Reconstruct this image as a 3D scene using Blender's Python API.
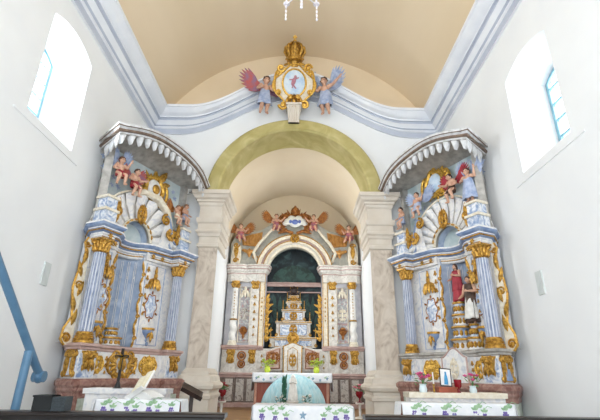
import bpy, bmesh, math, random
from mathutils import Matrix, Vector
random.seed(7)
PI = math.pi
sc = bpy.context.scene
COL = sc.collection
for o in list(bpy.data.objects): bpy.data.objects.remove(o)

# ------------------------------------------------------------------ camera
cam_d = bpy.data.cameras.new('camera'); cam = bpy.data.objects.new('camera', cam_d); COL.objects.link(cam)
_f = 418.28
_v1 = (-4.0, 165.0); _v2 = (14.0, -1060.0)          # vanishing points of the nave and of the uprights
dY = Vector((_v1[0], -_v1[1], -_f)).normalized(); dZ = Vector((_v2[0], -_v2[1], -_f)).normalized()
dX = dY.cross(dZ).normalized(); dZ = dX.cross(dY).normalized()
cam.matrix_world = Matrix.Translation((0.12, 0, 1.6)) @ Matrix((dX, dY, dZ)).to_4x4()
cam_d.sensor_width = 36; cam_d.lens = _f/600*36; cam_d.clip_start = .05
sc.camera = cam
sc.view_settings.view_transform = 'Standard'; sc.view_settings.look = 'None'
sc.view_settings.exposure = 0.0; sc.view_settings.gamma = 1; sc.view_settings.use_curve_mapping = False

# ------------------------------------------------------------------ daylight
w = bpy.data.worlds.new('sky'); sc.world = w; w.use_nodes = True
bg = w.node_tree.nodes['Background']; bg.inputs[0].default_value = (.89, .95, 1, 1); bg.inputs[1].default_value = 3.4
def area(name, loc, tgt, sx, sy, power, col=(1, 1, 1)):
    d = bpy.data.lights.new(name, 'AREA'); d.shape = 'RECTANGLE'; d.size = sx; d.size_y = sy; d.energy = power; d.color = col
    o = bpy.data.objects.new(name, d); COL.objects.link(o); o.location = loc
    o.rotation_euler = (Vector(tgt)-Vector(loc)).to_track_quat('-Z', 'Y').to_euler(); return o
area('daylight_window_left', (-5.3, 6.2, 6.7), (0, 6.6, 4.8), 1.6, 2.2, 420, (.95, .98, 1))
area('daylight_window_right', (5.3, 6.0, 6.3), (0, 6.4, 4.5), 1.6, 2.2, 80, (.95, .98, 1))
area('daylight_chancel_left', (-3.6, 12.6, 4.6), (0, 12.8, 4), 1.2, 2.0, 350, (.95, .98, 1))
area('daylight_chancel_right', (3.6, 12.6, 4.6), (0, 12.8, 4), 1.2, 2.0, 290, (.95, .98, 1))

# ------------------------------------------------------------------ materials
MATS = {}
def lin(c): return tuple((x/12.92 if x <= .04045 else ((x+.055)/1.055)**2.4) for x in c)
def hx(h): return lin(tuple(int(h[i:i+2], 16)/255 for i in (0, 2, 4)))
def mat(name, c1, c2=None, scale=6., amt=(.35, .65), rough=.6, metal=0., bump=0., bscale=None, distort=0., detail=4., stretch=(1, 1, 1), c3=None, alpha=1., sheen=0):
    if name in MATS: return MATS[name]
    m = bpy.data.materials.new(name); m.use_nodes = True; nt = m.node_tree; N = nt.nodes; b = N['Principled BSDF']
    c1 = hx(c1) if isinstance(c1, str) else c1
    b.inputs['Base Color'].default_value = (*c1, 1); b.inputs['Roughness'].default_value = rough; b.inputs['Metallic'].default_value = metal
    if c2 or bump:
        tc = N.new('ShaderNodeTexCoord'); mp = N.new('ShaderNodeMapping'); mp.inputs['Scale'].default_value = stretch
        nt.links.new(tc.outputs['Object'], mp.inputs[0])
    if c2:
        c2 = hx(c2)
        n = N.new('ShaderNodeTexNoise'); n.inputs['Scale'].default_value = scale; n.inputs['Detail'].default_value = detail; n.inputs['Distortion'].default_value = distort
        nt.links.new(mp.outputs[0], n.inputs['Vector'])
        r = N.new('ShaderNodeValToRGB'); e = r.color_ramp.elements
        e[0].position, e[1].position = amt; e[0].color = (*c1, 1); e[1].color = (*c2, 1)
        if c3:
            x = e.new((amt[0]+amt[1])/2); x.color = (*hx(c3), 1)
        nt.links.new(n.outputs['Fac'], r.inputs[0]); nt.links.new(r.outputs[0], b.inputs['Base Color'])
    if bump:
        n2 = N.new('ShaderNodeTexNoise'); n2.inputs['Scale'].default_value = bscale or scale*4
        nt.links.new(mp.outputs[0], n2.inputs['Vector'])
        bp = N.new('ShaderNodeBump'); bp.inputs['Strength'].default_value = bump; bp.inputs['Distance'].default_value = .01
        nt.links.new(n2.outputs['Fac'], bp.inputs['Height']); nt.links.new(bp.outputs[0], b.inputs['Normal'])
    if alpha < 1:
        b.inputs['Alpha'].default_value = alpha
    MATS[name] = m; return m
PLASTER = mat('white_plaster', 'eef0f1', 'eaecee', 1.2, rough=.85, bump=.08, bscale=30)
TAN = mat('tan_plaster', 'e6d3b6', 'dfcbab', .6, rough=.8, stretch=(1, .2, 1))
VAULT = mat('cream_vault', 'e6d8c0', 'e1d1b6', .8, rough=.8)
CWHITE = mat('cornice_white', 'eef0f4', 'e4e7ee', 2, rough=.6)
CBLUE = mat('cornice_lavender', 'c0c6d4', 'b6bdcc', 2, rough=.6)
OLIVE = mat('olive_marbling', 'a89b5c', 'c6bb84', 1.6, (.3, .7), rough=.5, distort=1.5, c3='b5a96e')
PILLAR = mat('beige_marbling', 'ad9d8c', 'd3c7b8', 2.4, (.32, .64), rough=.5, distort=2.5, stretch=(1, 1, .7), c3='c6b8a8')
PILMOULD = mat('stone_moulding', 'd9d0c3', 'cfc4b5', 3, rough=.55)
FLOOR = mat('floor_tile', 'cac7c3', 'bcb8b3', 3, rough=.5)
STEPW = mat('worn_step_wood', 'a07a4c', '7d5a34', 5, rough=.5, stretch=(.3, 3, 3))
GOLD = mat('gilding', 'd0a24a', '845c24', 22, (.38, .68), rough=.33, metal=.65, bump=.5, bscale=70)
GOLDY = mat('bright_gilding', 'e2b654', 'a87c2e', 24, (.4, .7), rough=.3, metal=.6, bump=.4, bscale=70)
GOLDR = mat('reddish_gilding', 'b5793a', '7c4420', 18, (.35, .65), rough=.4, metal=.4, bump=.5, bscale=60)
CREAM = mat('cream_paint', 'e9e2d2', 'd9cdb6', 14, rough=.55)
RWHITE = mat('painted_white_wood', 'e9e7e4', 'c3c7d2', 6, (.44, .74), rough=.5, bump=.1, distort=2)
RBLUE = mat('blue_marbled_paint', '7f96bd', 'e4e6ea', 5, (.34, .6), rough=.5, distort=2.5, c3='b0bdd2')
RBLUE2 = mat('blue_paint', '6b82a9', '95a6c2', 6, rough=.5)
COLM = mat('fluted_grey_blue', 'b0b5c4', 'd4d7df', 7, (.35, .65), rough=.45, distort=1.5, stretch=(1, 1, .3))
NICHE = mat('niche_blue', '8a9dba', 'b4c0d2', 4, (.35, .65), rough=.6, distort=1)
SKYB = mat('painted_sky', 'b2c4c8', 'd0d9d9', 3.5, (.35, .65), rough=.6, distort=.6)
CANG = mat('canopy_grey', '98948e', 'bab6b0', 7, (.35, .65), rough=.55, bump=.1)
CANW = mat('canopy_white', 'd6d7d9', 'b7b6b4', 9, (.45, .7), rough=.5)
CANB = mat('canopy_brown_line', '84705f', '66544a', 9, rough=.5)
REDM = mat('red_brown_marble', '7b5046', 'a98579', 6, (.35, .65), rough=.4, distort=2)
GREENM = mat('pale_green_marble', 'a9b5a5', 'c8cec4', 6, (.35, .65), rough=.4, distort=2)
GREYM = mat('grey_marble', 'b5ada4', '857a73', 5, (.35, .65), rough=.4, distort=2.2, c3='c4bcb2')
MWHITE = mat('chancel_painted_wood', 'dcd7cf', 'b9b2aa', 6, (.42, .72), rough=.5, distort=2)
BROWNM = mat('brown_grey_marble', '64544c', '87776d', 5, (.35, .65), rough=.4, distort=2)
PINKL = mat('rose_line', 'c0a49c', 'b3938a', 6, rough=.5)
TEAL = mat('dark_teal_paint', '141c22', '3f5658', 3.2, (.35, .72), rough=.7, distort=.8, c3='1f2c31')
TEALG = mat('dark_green_damask', '33504a', '22332f', 5, (.4, .6), rough=.7, distort=1)
SKIN = mat('painted_flesh', 'd6ad94', 'c2937a', 12, rough=.5)
HAIRD = mat('dark_hair', '3a251b', '55382a', 20, rough=.6)
HAIRB = mat('brown_hair', '7a5232', '5c3b22', 20, rough=.6)
RED = mat('crimson_robe', 'b0323f', '8c2230', 9, rough=.55)
REDW = mat('red_wing', 'b9584f', '8a6a86', 8, (.35, .65), rough=.55)
BLUEW = mat('blue_grey_cloth', '8b9cc0', 'b9c3d8', 9, rough=.6)
BROWNR = mat('brown_robe', '5d4536', '3f2d24', 9, rough=.6)
WHITEC = mat('white_cloth', 'eff0f2', 'e2e5ea', 8, rough=.85, bump=.15, bscale=60)
WHITES = mat('white_statue', 'ecebe6', 'd8d6d0', 10, rough=.5)
DARKW = mat('dark_polished_wood', '120d0d', '221815', 5, rough=.33, stretch=(.3, 3, 3))
DBROWN = mat('dark_brown_wood', '34201a', '22140f', 8, rough=.4)
REDWOOD = mat('red_wood_panel', 'a3523a', '8a412d', 5, rough=.45, stretch=(3, 3, .5))
ORWOOD = mat('orange_brown_wood', 'a9583a', '8c4128', 7, rough=.45)
BLACK = mat('black_plastic', '070b0d', '0d1315', 9, rough=.7)
GRILLE = mat('grey_grille', '333c42', '20282c', 40, rough=.5)
STEELB = mat('blue_painted_steel', '5f87a6', '4e7594', 4, rough=.35)
TULLE = mat('pale_blue_tulle', 'a3d3de', 'c9e6ea', 5, (.35, .65), rough=.8, stretch=(3, 3, .6))
LEAF = mat('leaf_green', '3d7038', '5f9450', 10, rough=.5)
LEAFL = mat('light_leaf_green', '8fb04a', 'b7cc58', 10, rough=.5)
LEAFD = mat('dark_leaf_green', '1d5240', '2f6a4f', 10, rough=.5)
PINKF = mat('magenta_petals', 'c2306e', 'e06a9a', 14, rough=.55)
PINKL2 = mat('pink_petals', 'e0607a', 'f0a0ac', 14, rough=.55)
YELF = mat('yellow_green_petals', 'd2d94a', 'a9c23a', 14, rough=.55)
GRAPE = mat('purple_embroidery', '6a5a9e', '8a7cba', 14, rough=.8)
GREENE = mat('green_embroidery', '86b08a', 'a9c8a0', 14, rough=.8)
BLUEE = mat('blue_embroidery', '6f93b0', '97b2c6', 14, rough=.8)
VASEB = mat('pale_blue_ceramic', 'c9dde2', 'e2ecee', 6, rough=.25)
BRASS = mat('brass', 'b08a3a', '8c6a28', 12, rough=.3, metal=.8)
PAPER = mat('white_card', 'f0efec', 'e4e3e0', 8, rough=.7)
PAGE = mat('printed_page', 'd9cfae', 'e9e4d2', 30, rough=.7, stretch=(.4, 6, 6))
BLUEP = mat('blue_print', '4aa0cf', '2f82b6', 10, rough=.5)
REDG = mat('red_glass', '8c1622', '6c0f1a', 6, rough=.15)
PLAQ = mat('grey_plaque', 'd0d6d5', 'c6cdcc', 8, rough=.5)
CRYS = mat('crystal', 'f2eef2', 'e6e2ee', 8, rough=.08)
WINB = mat('window_blue_paint', '86b3c4', '75a3b6', 6, rough=.45)
MEDB = mat('medallion_sky', 'a9c6e2', 'd9e4ee', 5, (.35, .65), rough=.5)
ROSEP = mat('rose_painting', 'b08a86', 'd6cfc8', 12, (.35, .65), rough=.6, c3='9aa0a4')
ORGILD = mat('orange_gilt_panel', 'c89450', 'a87434', 9, rough=.45, metal=.3)
EYE = mat('eye_dark', '1c1412', '2a1c18', 5, rough=.3)
def glass():
    m = bpy.data.materials.new('window_glass'); m.use_nodes = True; nt = m.node_tree; N = nt.nodes
    N.remove(N['Principled BSDF']); t = N.new('ShaderNodeBsdfTransparent'); g = N.new('ShaderNodeBsdfGlossy'); g.inputs['Roughness'].default_value = .05
    mx = N.new('ShaderNodeMixShader'); mx.inputs[0].default_value = .06
    nt.links.new(t.outputs[0], mx.inputs[1]); nt.links.new(g.outputs[0], mx.inputs[2]); nt.links.new(mx.outputs[0], N['Material Output'].inputs[0])
    return m
GLASS = glass()
def tulle():
    m = TULLE; nt = m.node_tree; N = nt.nodes; b = N['Principled BSDF']; b.inputs['Alpha'].default_value = .8
tulle()

# ------------------------------------------------------------------ mesh builder
class MB:
    def __init__(s, M=None): s.V = []; s.F = []; s.S = []; s.m = 0; s.M = M or Matrix.Identity(4)
    def pt(s, p): s.V.append(s.M @ Vector(p)); return len(s.V)-1
    def face(s, f): s.F.append(tuple(f)); s.S.append(s.m)
    def grid(s, rows, wu=False, wv=False, cap=False):
        R = [[s.pt(p) for p in r] for r in rows]; n = len(R); k = len(R[0])
        for i in range(n if wu else n-1):
            a, b = R[i], R[(i+1) % n]
            for j in range(k if wv else k-1):
                j2 = (j+1) % k; s.face((a[j], a[j2], b[j2], b[j]))
        if cap: s.face(R[0][::-1]); s.face(R[-1])
        return s
    def box(s, x0, x1, y0, y1, z0, z1):
        i = [s.pt(p) for p in ((x0,y0,z0),(x1,y0,z0),(x1,y1,z0),(x0,y1,z0),(x0,y0,z1),(x1,y0,z1),(x1,y1,z1),(x0,y1,z1))]
        for f in ((0,3,2,1),(4,5,6,7),(0,1,5,4),(1,2,6,5),(2,3,7,6),(3,0,4,7)): s.face([i[k] for k in f])
        return s
    def ext(s, poly, y0, y1):                       # polygon in (x,z) pushed from y0 to y1
        a = [s.pt((p[0], y0, p[1])) for p in poly]; b = [s.pt((p[0], y1, p[1])) for p in poly]; n = len(poly)
        s.face(a); s.face(b[::-1])
        for i in range(n): j = (i+1) % n; s.face((a[j], a[i], b[i], b[j]))
        return s
    def extz(s, poly, z0, z1):
        a = [s.pt((p[0], p[1], z0)) for p in poly]; b = [s.pt((p[0], p[1], z1)) for p in poly]; n = len(poly)
        s.face(a[::-1]); s.face(b)
        for i in range(n): j = (i+1) % n; s.face((a[i], a[j], b[j], b[i]))
        return s
    def lathe(s, prof, c=(0, 0), seg=16, flute=0, fn=8, a0=0, a1=2*PI, twist=0):
        full = abs(a1-a0-2*PI) < 1e-6; rows = []
        for r, z in prof:
            row = []
            for k in range(seg if full else seg+1):
                a = a0+(a1-a0)*k/seg; rr = r*(1-flute*(.5-.5*math.cos(fn*(a+twist*z))))
                row.append((c[0]+rr*math.cos(a), c[1]+rr*math.sin(a), z))
            rows.append(row)
        s.grid(rows, wv=full, cap=full); return s
    def tube(s, pts, rad, seg=6, cap=True):
        pts = [Vector(p) for p in pts]; n = len(pts)
        if not hasattr(rad, '__len__'): rad = [rad]*n
        rows = []; ref = None
        for i in range(n):
            t = (pts[min(i+1, n-1)]-pts[max(i-1, 0)]); t = t.normalized() if t.length > 1e-9 else Vector((0, 0, 1))
            if ref is None: ref = t.orthogonal().normalized()
            ref = (ref-t*ref.dot(t)); ref = ref.normalized() if ref.length > 1e-6 else t.orthogonal().normalized()
            b = t.cross(ref)
            rows.append([pts[i]+(ref*math.cos(2*PI*k/seg)+b*math.sin(2*PI*k/seg))*rad[i] for k in range(seg)])
        s.grid(rows, wv=True, cap=cap); return s
    def ell(s, c, r, seg=8, rings=5, rot=None):
        if not hasattr(r, '__len__'): r = (r, r, r)
        R = rot or Matrix.Identity(3); c = Vector(c); rows = []
        for i in range(rings+1):
            ph = PI*i/rings; q = max(math.sin(ph), .02)
            rows.append([c+R @ Vector((r[0]*q*math.cos(2*PI*k/seg), r[1]*q*math.sin(2*PI*k/seg), r[2]*math.cos(ph))) for k in range(seg)])
        s.grid(rows, wv=True, cap=True); return s
    def leaf(s, x, z, ang, ln, wd, y=0, th=.02):     # pointed leaf in the x-z plane growing from (x,z)
        R = Matrix.Rotation(-ang, 3, 'Y')
        c = Vector((x, y, z))+R @ Vector((ln/2, 0, 0))
        prof = [(-.5, .15), (-.3, .75), (-.05, 1), (.2, .75), (.4, .35), (.5, .05)]; rows = []
        for t, q in prof:
            rows.append([c+R @ Vector((t*ln, th*q*math.cos(a), wd*.5*q*math.sin(a))) for a in [2*PI*k/6 for k in range(6)]])
        s.grid(rows, wv=True, cap=True); return s
    def scroll(s, x, z, r, sgn=1, a0=0., turns=1.4, th=.02, y=0, seg=6, n=18):
        pts = []; rad = []
        for i in range(n+1):
            t = i/n; a = a0+sgn*turns*2*PI*t; rr = r*(1-.85*t)
            pts.append((x+rr*math.cos(a), y+.01*t, z+rr*math.sin(a))); rad.append(th*(1-.45*t))
        s.tube(pts, rad, seg); s.ell((x, y, z), th*1.3, 6, 4); return s
    def cs(s, x, z, w_, h, sgn=1, th=.02, y=0):        # C-scroll opening sideways
        pts = []; rad = []
        n = 26
        for i in range(n+1):
            t = i/n; e = min(t, 1-t)
            a = PI*.5+PI*(t)
            px = x+sgn*w_*math.cos(a)*1.0; pz = z+h*math.sin(a)
            pts.append((px, y, pz)); rad.append(th*(.55+.9*e))
        s.tube(pts, rad, 6)
        s.scroll(x+sgn*.12*w_, z+h*.78, h*.24, -sgn, PI/2, 1.2, th*.8, y, n=12)
        s.scroll(x+sgn*.12*w_, z-h*.78, h*.24, sgn, -PI/2, 1.2, th*.8, y, n=12); return s
    def sweep(s, path, prof, side=1, bands=None, closed=False):
        # plan path [(x,y)], profile [(out,z)]; outward is right of travel when side=1
        P = [Vector(p) for p in path]; n = len(P); rows = []
        for i in range(n):
            if closed: a, b = P[i-1], P[(i+1) % n]
            else: a, b = P[max(i-1, 0)], P[min(i+1, n-1)]
            d1 = (P[i]-a); d2 = (b-P[i])
            if d1.length < 1e-9: d1 = d2
            if d2.length < 1e-9: d2 = d1
            d1.normalize(); d2.normalize()
            n1 = Vector((d1.y, -d1.x))*side; n2 = Vector((d2.y, -d2.x))*side
            m = (n1+n2); m = m.normalized() if m.length > 1e-6 else n1
            k = 1/max(m.dot(n1), .35)
            rows.append([(P[i].x+m.x*o*k, P[i].y+m.y*o*k, z) for o, z in prof])
        if bands is None: s.grid(rows, wu=closed)
        else:
            R = [[s.pt(p) for p in r] for r in rows]
            for i in range(n if closed else n-1):
                for j in range(len(prof)-1):
                    s.m = bands[j]; a, b = R[i], R[(i+1) % n]; s.face((a[j], a[j+1], b[j+1], b[j]))
            s.m = 0
        return s
    def pieces(s):                                   # faces sorted into pieces that stand clear of each other
        n = len(s.V); par = list(range(n))
        def find(a):
            while par[a] != a: par[a] = par[par[a]]; a = par[a]
            return a
        for f in s.F:
            r = find(f[0])
            for k in f[1:]: par[find(k)] = r
        used = set(k for f in s.F for k in f); box = {}
        for i in used:
            r = find(i); v = s.V[i]; b = box.get(r)
            if b is None: box[r] = [list(v), list(v)]
            else:
                for q in range(3): b[0][q] = min(b[0][q], v[q]); b[1][q] = max(b[1][q], v[q])
        R = list(box); g = list(range(len(R)))
        def gf(a):
            while g[a] != a: g[a] = g[g[a]]; a = g[a]
            return a
        if len(R) > 900: return None
        sz = [max(box[r][1][q]-box[r][0][q] for q in range(3)) for r in R]
        for i in range(len(R)):
            a = box[R[i]]
            for j in range(i+1, len(R)):
                b = box[R[j]]; d = 0
                for q in range(3):
                    e = max(0, a[0][q]-b[1][q], b[0][q]-a[1][q]); d += e*e
                if math.sqrt(d) <= max(.02, .5*max(sz[i], sz[j])): g[gf(i)] = gf(j)
        lab = {r: gf(i) for i, r in enumerate(R)}; out = {}
        for f, m in zip(s.F, s.S): out.setdefault(lab[find(f[0])], []).append((f, m))
        return list(out.values())
    def build(s, name, mats, parent=None, smooth=True, angle=40, loc=None, whole=False):
        if parent and not whole and not parent.get('kind'):
            P = s.pieces()
            if P and 1 < len(P) <= 14:
                first = None
                for fs in P:
                    c = MB(); idx = {}
                    for f, m in fs:
                        for k in f:
                            if k not in idx: idx[k] = len(c.V); c.V.append(s.V[k])
                        c.F.append(tuple(idx[k] for k in f)); c.S.append(m)
                    o = c.build(name, mats, parent, smooth, angle, loc, True); first = first or o
                return first
        me = bpy.data.meshes.new(name); me.from_pydata([tuple(v) for v in s.V], [], s.F)
        mats = mats if isinstance(mats, (list, tuple)) else [mats]
        for m in mats: me.materials.append(m)
        me.polygons.foreach_set('material_index', s.S)
        bm = bmesh.new(); bm.from_mesh(me); bmesh.ops.recalc_face_normals(bm, faces=bm.faces); bm.to_mesh(me); bm.free()
        if smooth:
            me.polygons.foreach_set('use_smooth', [True]*len(me.polygons)); me.set_sharp_from_angle(angle=math.radians(angle))
        me.update()
        o = bpy.data.objects.new(name, me); COL.objects.link(o)
        if parent: o.parent = parent
        if loc: o.location = loc
        return o

def tag(o, label=None, cat=None, group=None, kind=None):
    if label: o['label'] = label
    if cat: o['category'] = cat
    if group: o['group'] = group
    if kind: o['kind'] = kind
    return o
def thing(name, label, cat, loc=(0, 0, 0), rz=0, group=None):
    o = bpy.data.objects.new(name, None); COL.objects.link(o); o.empty_display_size = .1
    o.location = loc; o.rotation_euler = (0, 0, rz); return tag(o, label, cat, group)
def IM(o):                                       # builder in world coordinates for a child of o
    return (Matrix.Translation(o.location) @ o.rotation_euler.to_matrix().to_4x4()).inverted()
def struct(name, mb, m, parent=None, **k):
    o = mb.build(name, m, parent, **k)
    if not parent: o['kind'] = 'structure'
    return o
def arc(cx, cz, r, a0, a1, n): return [(cx+r*math.cos(a0+(a1-a0)*i/n), cz+r*math.sin(a0+(a1-a0)*i/n)) for i in range(n+1)]

# ------------------------------------------------------------------ the shell of the church
HW = 4.1; YF = 10.35; YB = -2.0; FZ = .25; CZ = .62
def ceil_z(x):
    R_ = 4.32; return 10.85-R_+math.sqrt(max(R_*R_-x*x, 0))
def rise(x): return 1.25*(.5+.5*math.cos(PI*min(abs(x)/3.35, 1)))

def side_wall(name, s, y0, y1, z0, z1):
    # wall with a deep splayed window opening; s=-1 left, +1 right
    X0 = s*HW; X1 = s*(HW+.75); yw0, yw1 = YB, YF+.15
    mb = MB()
    ztop = 8.75
    n = 12
    def top(y): t = (y-y0)/(y1-y0); return z1-.18*(2*t-1)**2
    ys = [y0+(y1-y0)*i/n for i in range(n+1)]
    mb.grid([[(X0, yw0, 0), (X0, yw0, ztop)], [(X0, y0, 0), (X0, y0, ztop)]])
    mb.grid([[(X0, y1, 0), (X0, y1, ztop)], [(X0, yw1, 0), (X0, yw1, ztop)]])
    mb.grid([[(X0, y, 0), (X0, y, z0)] for y in (y0, y1)])
    mb.grid([[(X0, y, top(y)), (X0, y, ztop)] for y in ys])
    # splayed reveal, narrower at the glass
    sp = .16; yo0, yo1 = y0+sp, y1-sp
    def top2(y): t = (y-yo0)/(yo1-yo0); return z1-.16-.18*(2*t-1)**2
    yo = [yo0+(yo1-yo0)*i/n for i in range(n+1)]; zo = z0+.3
    mb.grid([[(X0, a, top(a)), (X1, b, top2(b))] for a, b in zip(ys, yo)])
    mb.grid([[(X0, y0, z0), (X1, yo0, zo)], [(X0, y1, z0), (X1, yo1, zo)]])
    mb.grid([[(X0, y0, z0), (X1, yo0, zo)], [(X0, y0, top(y0)), (X1, yo0, top2(yo0))]])
    mb.grid([[(X0, y1, z0), (X1, yo1, zo)], [(X0, y1, top(y1)), (X1, yo1, top2(yo1))]])
    # outer skin so daylight enters only by the openings
    mb.grid([[(X1, yw0, 0), (X1, yw0, ztop)], [(X1, yo0, 0), (X1, yo0, ztop)]])
    mb.grid([[(X1, yo1, 0), (X1, yo1, ztop)], [(X1, yw1, 0), (X1, yw1, ztop)]])
    mb.grid([[(X1, y, 0), (X1, y, zo)] for y in (yo0, yo1)])
    mb.grid([[(X1, y, top2(y)), (X1, y, ztop)] for y in yo])
    mb.grid([[(X0, yw0, ztop), (X1, yw0, ztop)], [(X0, yw1, ztop), (X1, yw1, ztop)]])
    struct(name, mb, PLASTER, smooth=False)
    return yo0, yo1, zo, top2, X1
def window(name, s, g, rows=4):
    yo0, yo1, zo, top2, X1 = g
    root = bpy.data.objects.new(name, None); COL.objects.link(root); root.location = (X1-s*.06, (yo0+yo1)/2, zo); root['kind'] = 'structure'
    M = IM(root); x = X1-s*.06; n = 12
    fr = MB(M); b = .07
    inner = [(yo0+b+(yo1-yo0-2*b)*i/n) for i in range(n+1)]; outer = [yo0+(yo1-yo0)*i/n for i in range(n+1)]
    ring_o = [(yo0, zo)]+[(y, top2(y)) for y in outer]+[(yo1, zo)]
    ring_i = [(yo0+b, zo+b)]+[(y, top2(y)-b) for y in inner]+[(yo1-b, zo+b)]
    for xa in (x-.03, x+.03): fr.grid([[(xa, *p) for p in ring_o], [(xa, *p) for p in ring_i]], wv=True)
    fr.grid([[(x-.03, *p) for p in ring_i], [(x+.03, *p) for p in ring_i]], wv=True)
    ym = (yo0+yo1)/2
    fo = fr.build('window_frame', WINB, root, smooth=False)
    bars = MB(M)
    for q in (.33, .67): bars.box(x-.02, x+.02, yo0+(yo1-yo0)*q-.018, yo0+(yo1-yo0)*q+.018, zo+.05, top2(ym)-.05)
    for k in range(1, rows+1): bars.box(x-.02, x+.02, yo0+.05, yo1-.05, zo+k*(top2(ym)-zo)/(rows+1)-.015, zo+k*(top2(ym)-zo)/(rows+1)+.015)
    bars.build('glazing_bars', WINB, root, smooth=False)
    p = MB(M); p.grid([[(x, y, zo+.05), (x, y, top2(y)-.04)] for y in outer[0:]]); p.build('pane', GLASS, root, smooth=False)
gL = side_wall('wall_left', -1, 5.48, 6.84, 5.4, 7.52)
gR = side_wall('wall_right', 1, 5.26, 6.63, 4.98, 7.1)
window('window_1', -1, gL); window('window_2', 1, gR)
for nm, s, y0, y1, z0 in (('trim_5', -1, 5.2, 7.1, 5.4), ('trim_6', 1, 4.98, 6.9, 4.98)):   # plaster sill bands
    mb = MB(); mb.box(s*(HW-.015), s*HW, y0, y1, z0-.17, z0-.14); struct(nm, mb, PLASTER, smooth=False)

mb = MB(); mb.box(-HW-.8, HW+.8, YB, YF, 0, FZ); struct('floor', mb, FLOOR, smooth=False)
mb = MB(); mb.box(-2.9, 2.9, 10.2, 15.6, .02, CZ); struct('floor_chancel', mb, STEPW, smooth=False)
mb = MB()
for i, (y, z) in enumerate(((9.5, .37), (9.85, .49))): mb.box(-1.55, 1.55, y, 10.22, z-.12, z)
struct('trim_7', mb, STEPW, smooth=False)

# ceiling: a shallow boarded barrel
mb = MB(); n = 40
xs = [-3.95+7.9*i/n for i in range(n+1)]
mb.grid([[(x, YB, ceil_z(x)) for x in xs], [(x, YF+.1, ceil_z(x)) for x in xs]])
mb.grid([[(x, YB, ceil_z(x)+.15) for x in xs], [(x, YF+.1, ceil_z(x)+.15) for x in xs]])
struct('ceiling', mb, TAN, angle=60)
mb = MB()
for s in (-1, 1): mb.box(s*3.9, s*(HW+.8), YB, YF+.1, 8.72, 8.8)
struct('ceiling_edge', mb, TAN, smooth=False)

# chancel arch wall
RA = 2.0; ZS = 6.0
prof = [(-HW-.02, 0), (-2.46, 0), (-2.46, ZS), (-RA-.3, ZS)]+[(p[0], p[1]) for p in arc(0, ZS, RA+.3, PI, 0, 40)[1:]]+[(2.46, ZS), (2.46, 0), (HW+.02, 0)]
n = 40
topc = [(HW+.02-(2*HW+.04)*i/n, 8.35+rise(HW-(2*HW)*i/n)) for i in range(n+1)]
mb = MB(); mb.ext(prof+topc, YF, YF+.3); struct('wall_front', mb, PLASTER, smooth=False)
lun = [(-HW-.02+(2*HW+.04)*i/n, 8.34+rise(-HW+2*HW*i/n)) for i in range(n+1)]
lunt = [(HW-.15-(2*HW-.3)*i/n, ceil_z(HW-.15-(2*HW-.3)*i/n)+.1) for i in range(n+1)]
mb = MB(); mb.ext(lun+lunt, YF+.01, YF+.3); struct('wall_lunette', mb, TAN, smooth=False)

# painted arch ring: face and soffit
mb = MB(); A = [PI-PI*i/48 for i in range(49)]
rows = []
for a in A:
    c, s_ = math.cos(a), math.sin(a)
    rows.append([(r*c, y, ZS+r*s_) for r, y in ((RA+.35, YF+.02), (RA+.35, 10.12), (RA+.31, 10.09), (RA+.05, 10.09), (RA+.02, 10.12), (RA, 10.14), (RA, 11.1), (RA+.35, 11.1))])
mb.grid(rows); struct('trim_1', mb, OLIVE, angle=30)

# main cornice: left, front, right with one moulding profile
CP = [(0, 7.93), (.05, 7.93), (.05, 8.1), (.085, 8.12), (.085, 8.16), (.13, 8.18), (.17, 8.24), (.22, 8.28), (.22, 8.335), (.27, 8.345), (.27, 8.39), (.33, 8.41), (.40, 8.46), (.46, 8.55), (.5, 8.56), (.5, 8.63), (0, 8.68)]
CB = [0, 1, 0, 0, 1, 0, 0, 1, 1, 0, 0, 0, 0, 0, 0, 0]
def strips(mb, rows, bands):
    R = [[mb.pt(p) for p in r] for r in rows]
    for i in range(len(R)-1):
        for j in range(len(R[0])-1):
            mb.m = bands[j]; a, b = R[i], R[i+1]; mb.face((a[j], a[j+1], b[j+1], b[j]))
for nm, s in (('trim_2', -1), ('trim_3', 1)):
    mb = MB(); strips(mb, [[(s*(HW-o), YB, z) for o, z in CP], [(s*(HW-o), YF-o, z) for o, z in CP]], CB)
    struct(nm, mb, [CWHITE, CBLUE], angle=25)
mb = MB(); n = 60
strips(mb, [[((-1+2*i/n)*(HW-o), YF-o, z+rise((-1+2*i/n)*HW)) for o, z in CP] for i in range(n+1)], CB)
struct('trim_4', mb, [CWHITE, CBLUE], angle=25)

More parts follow.
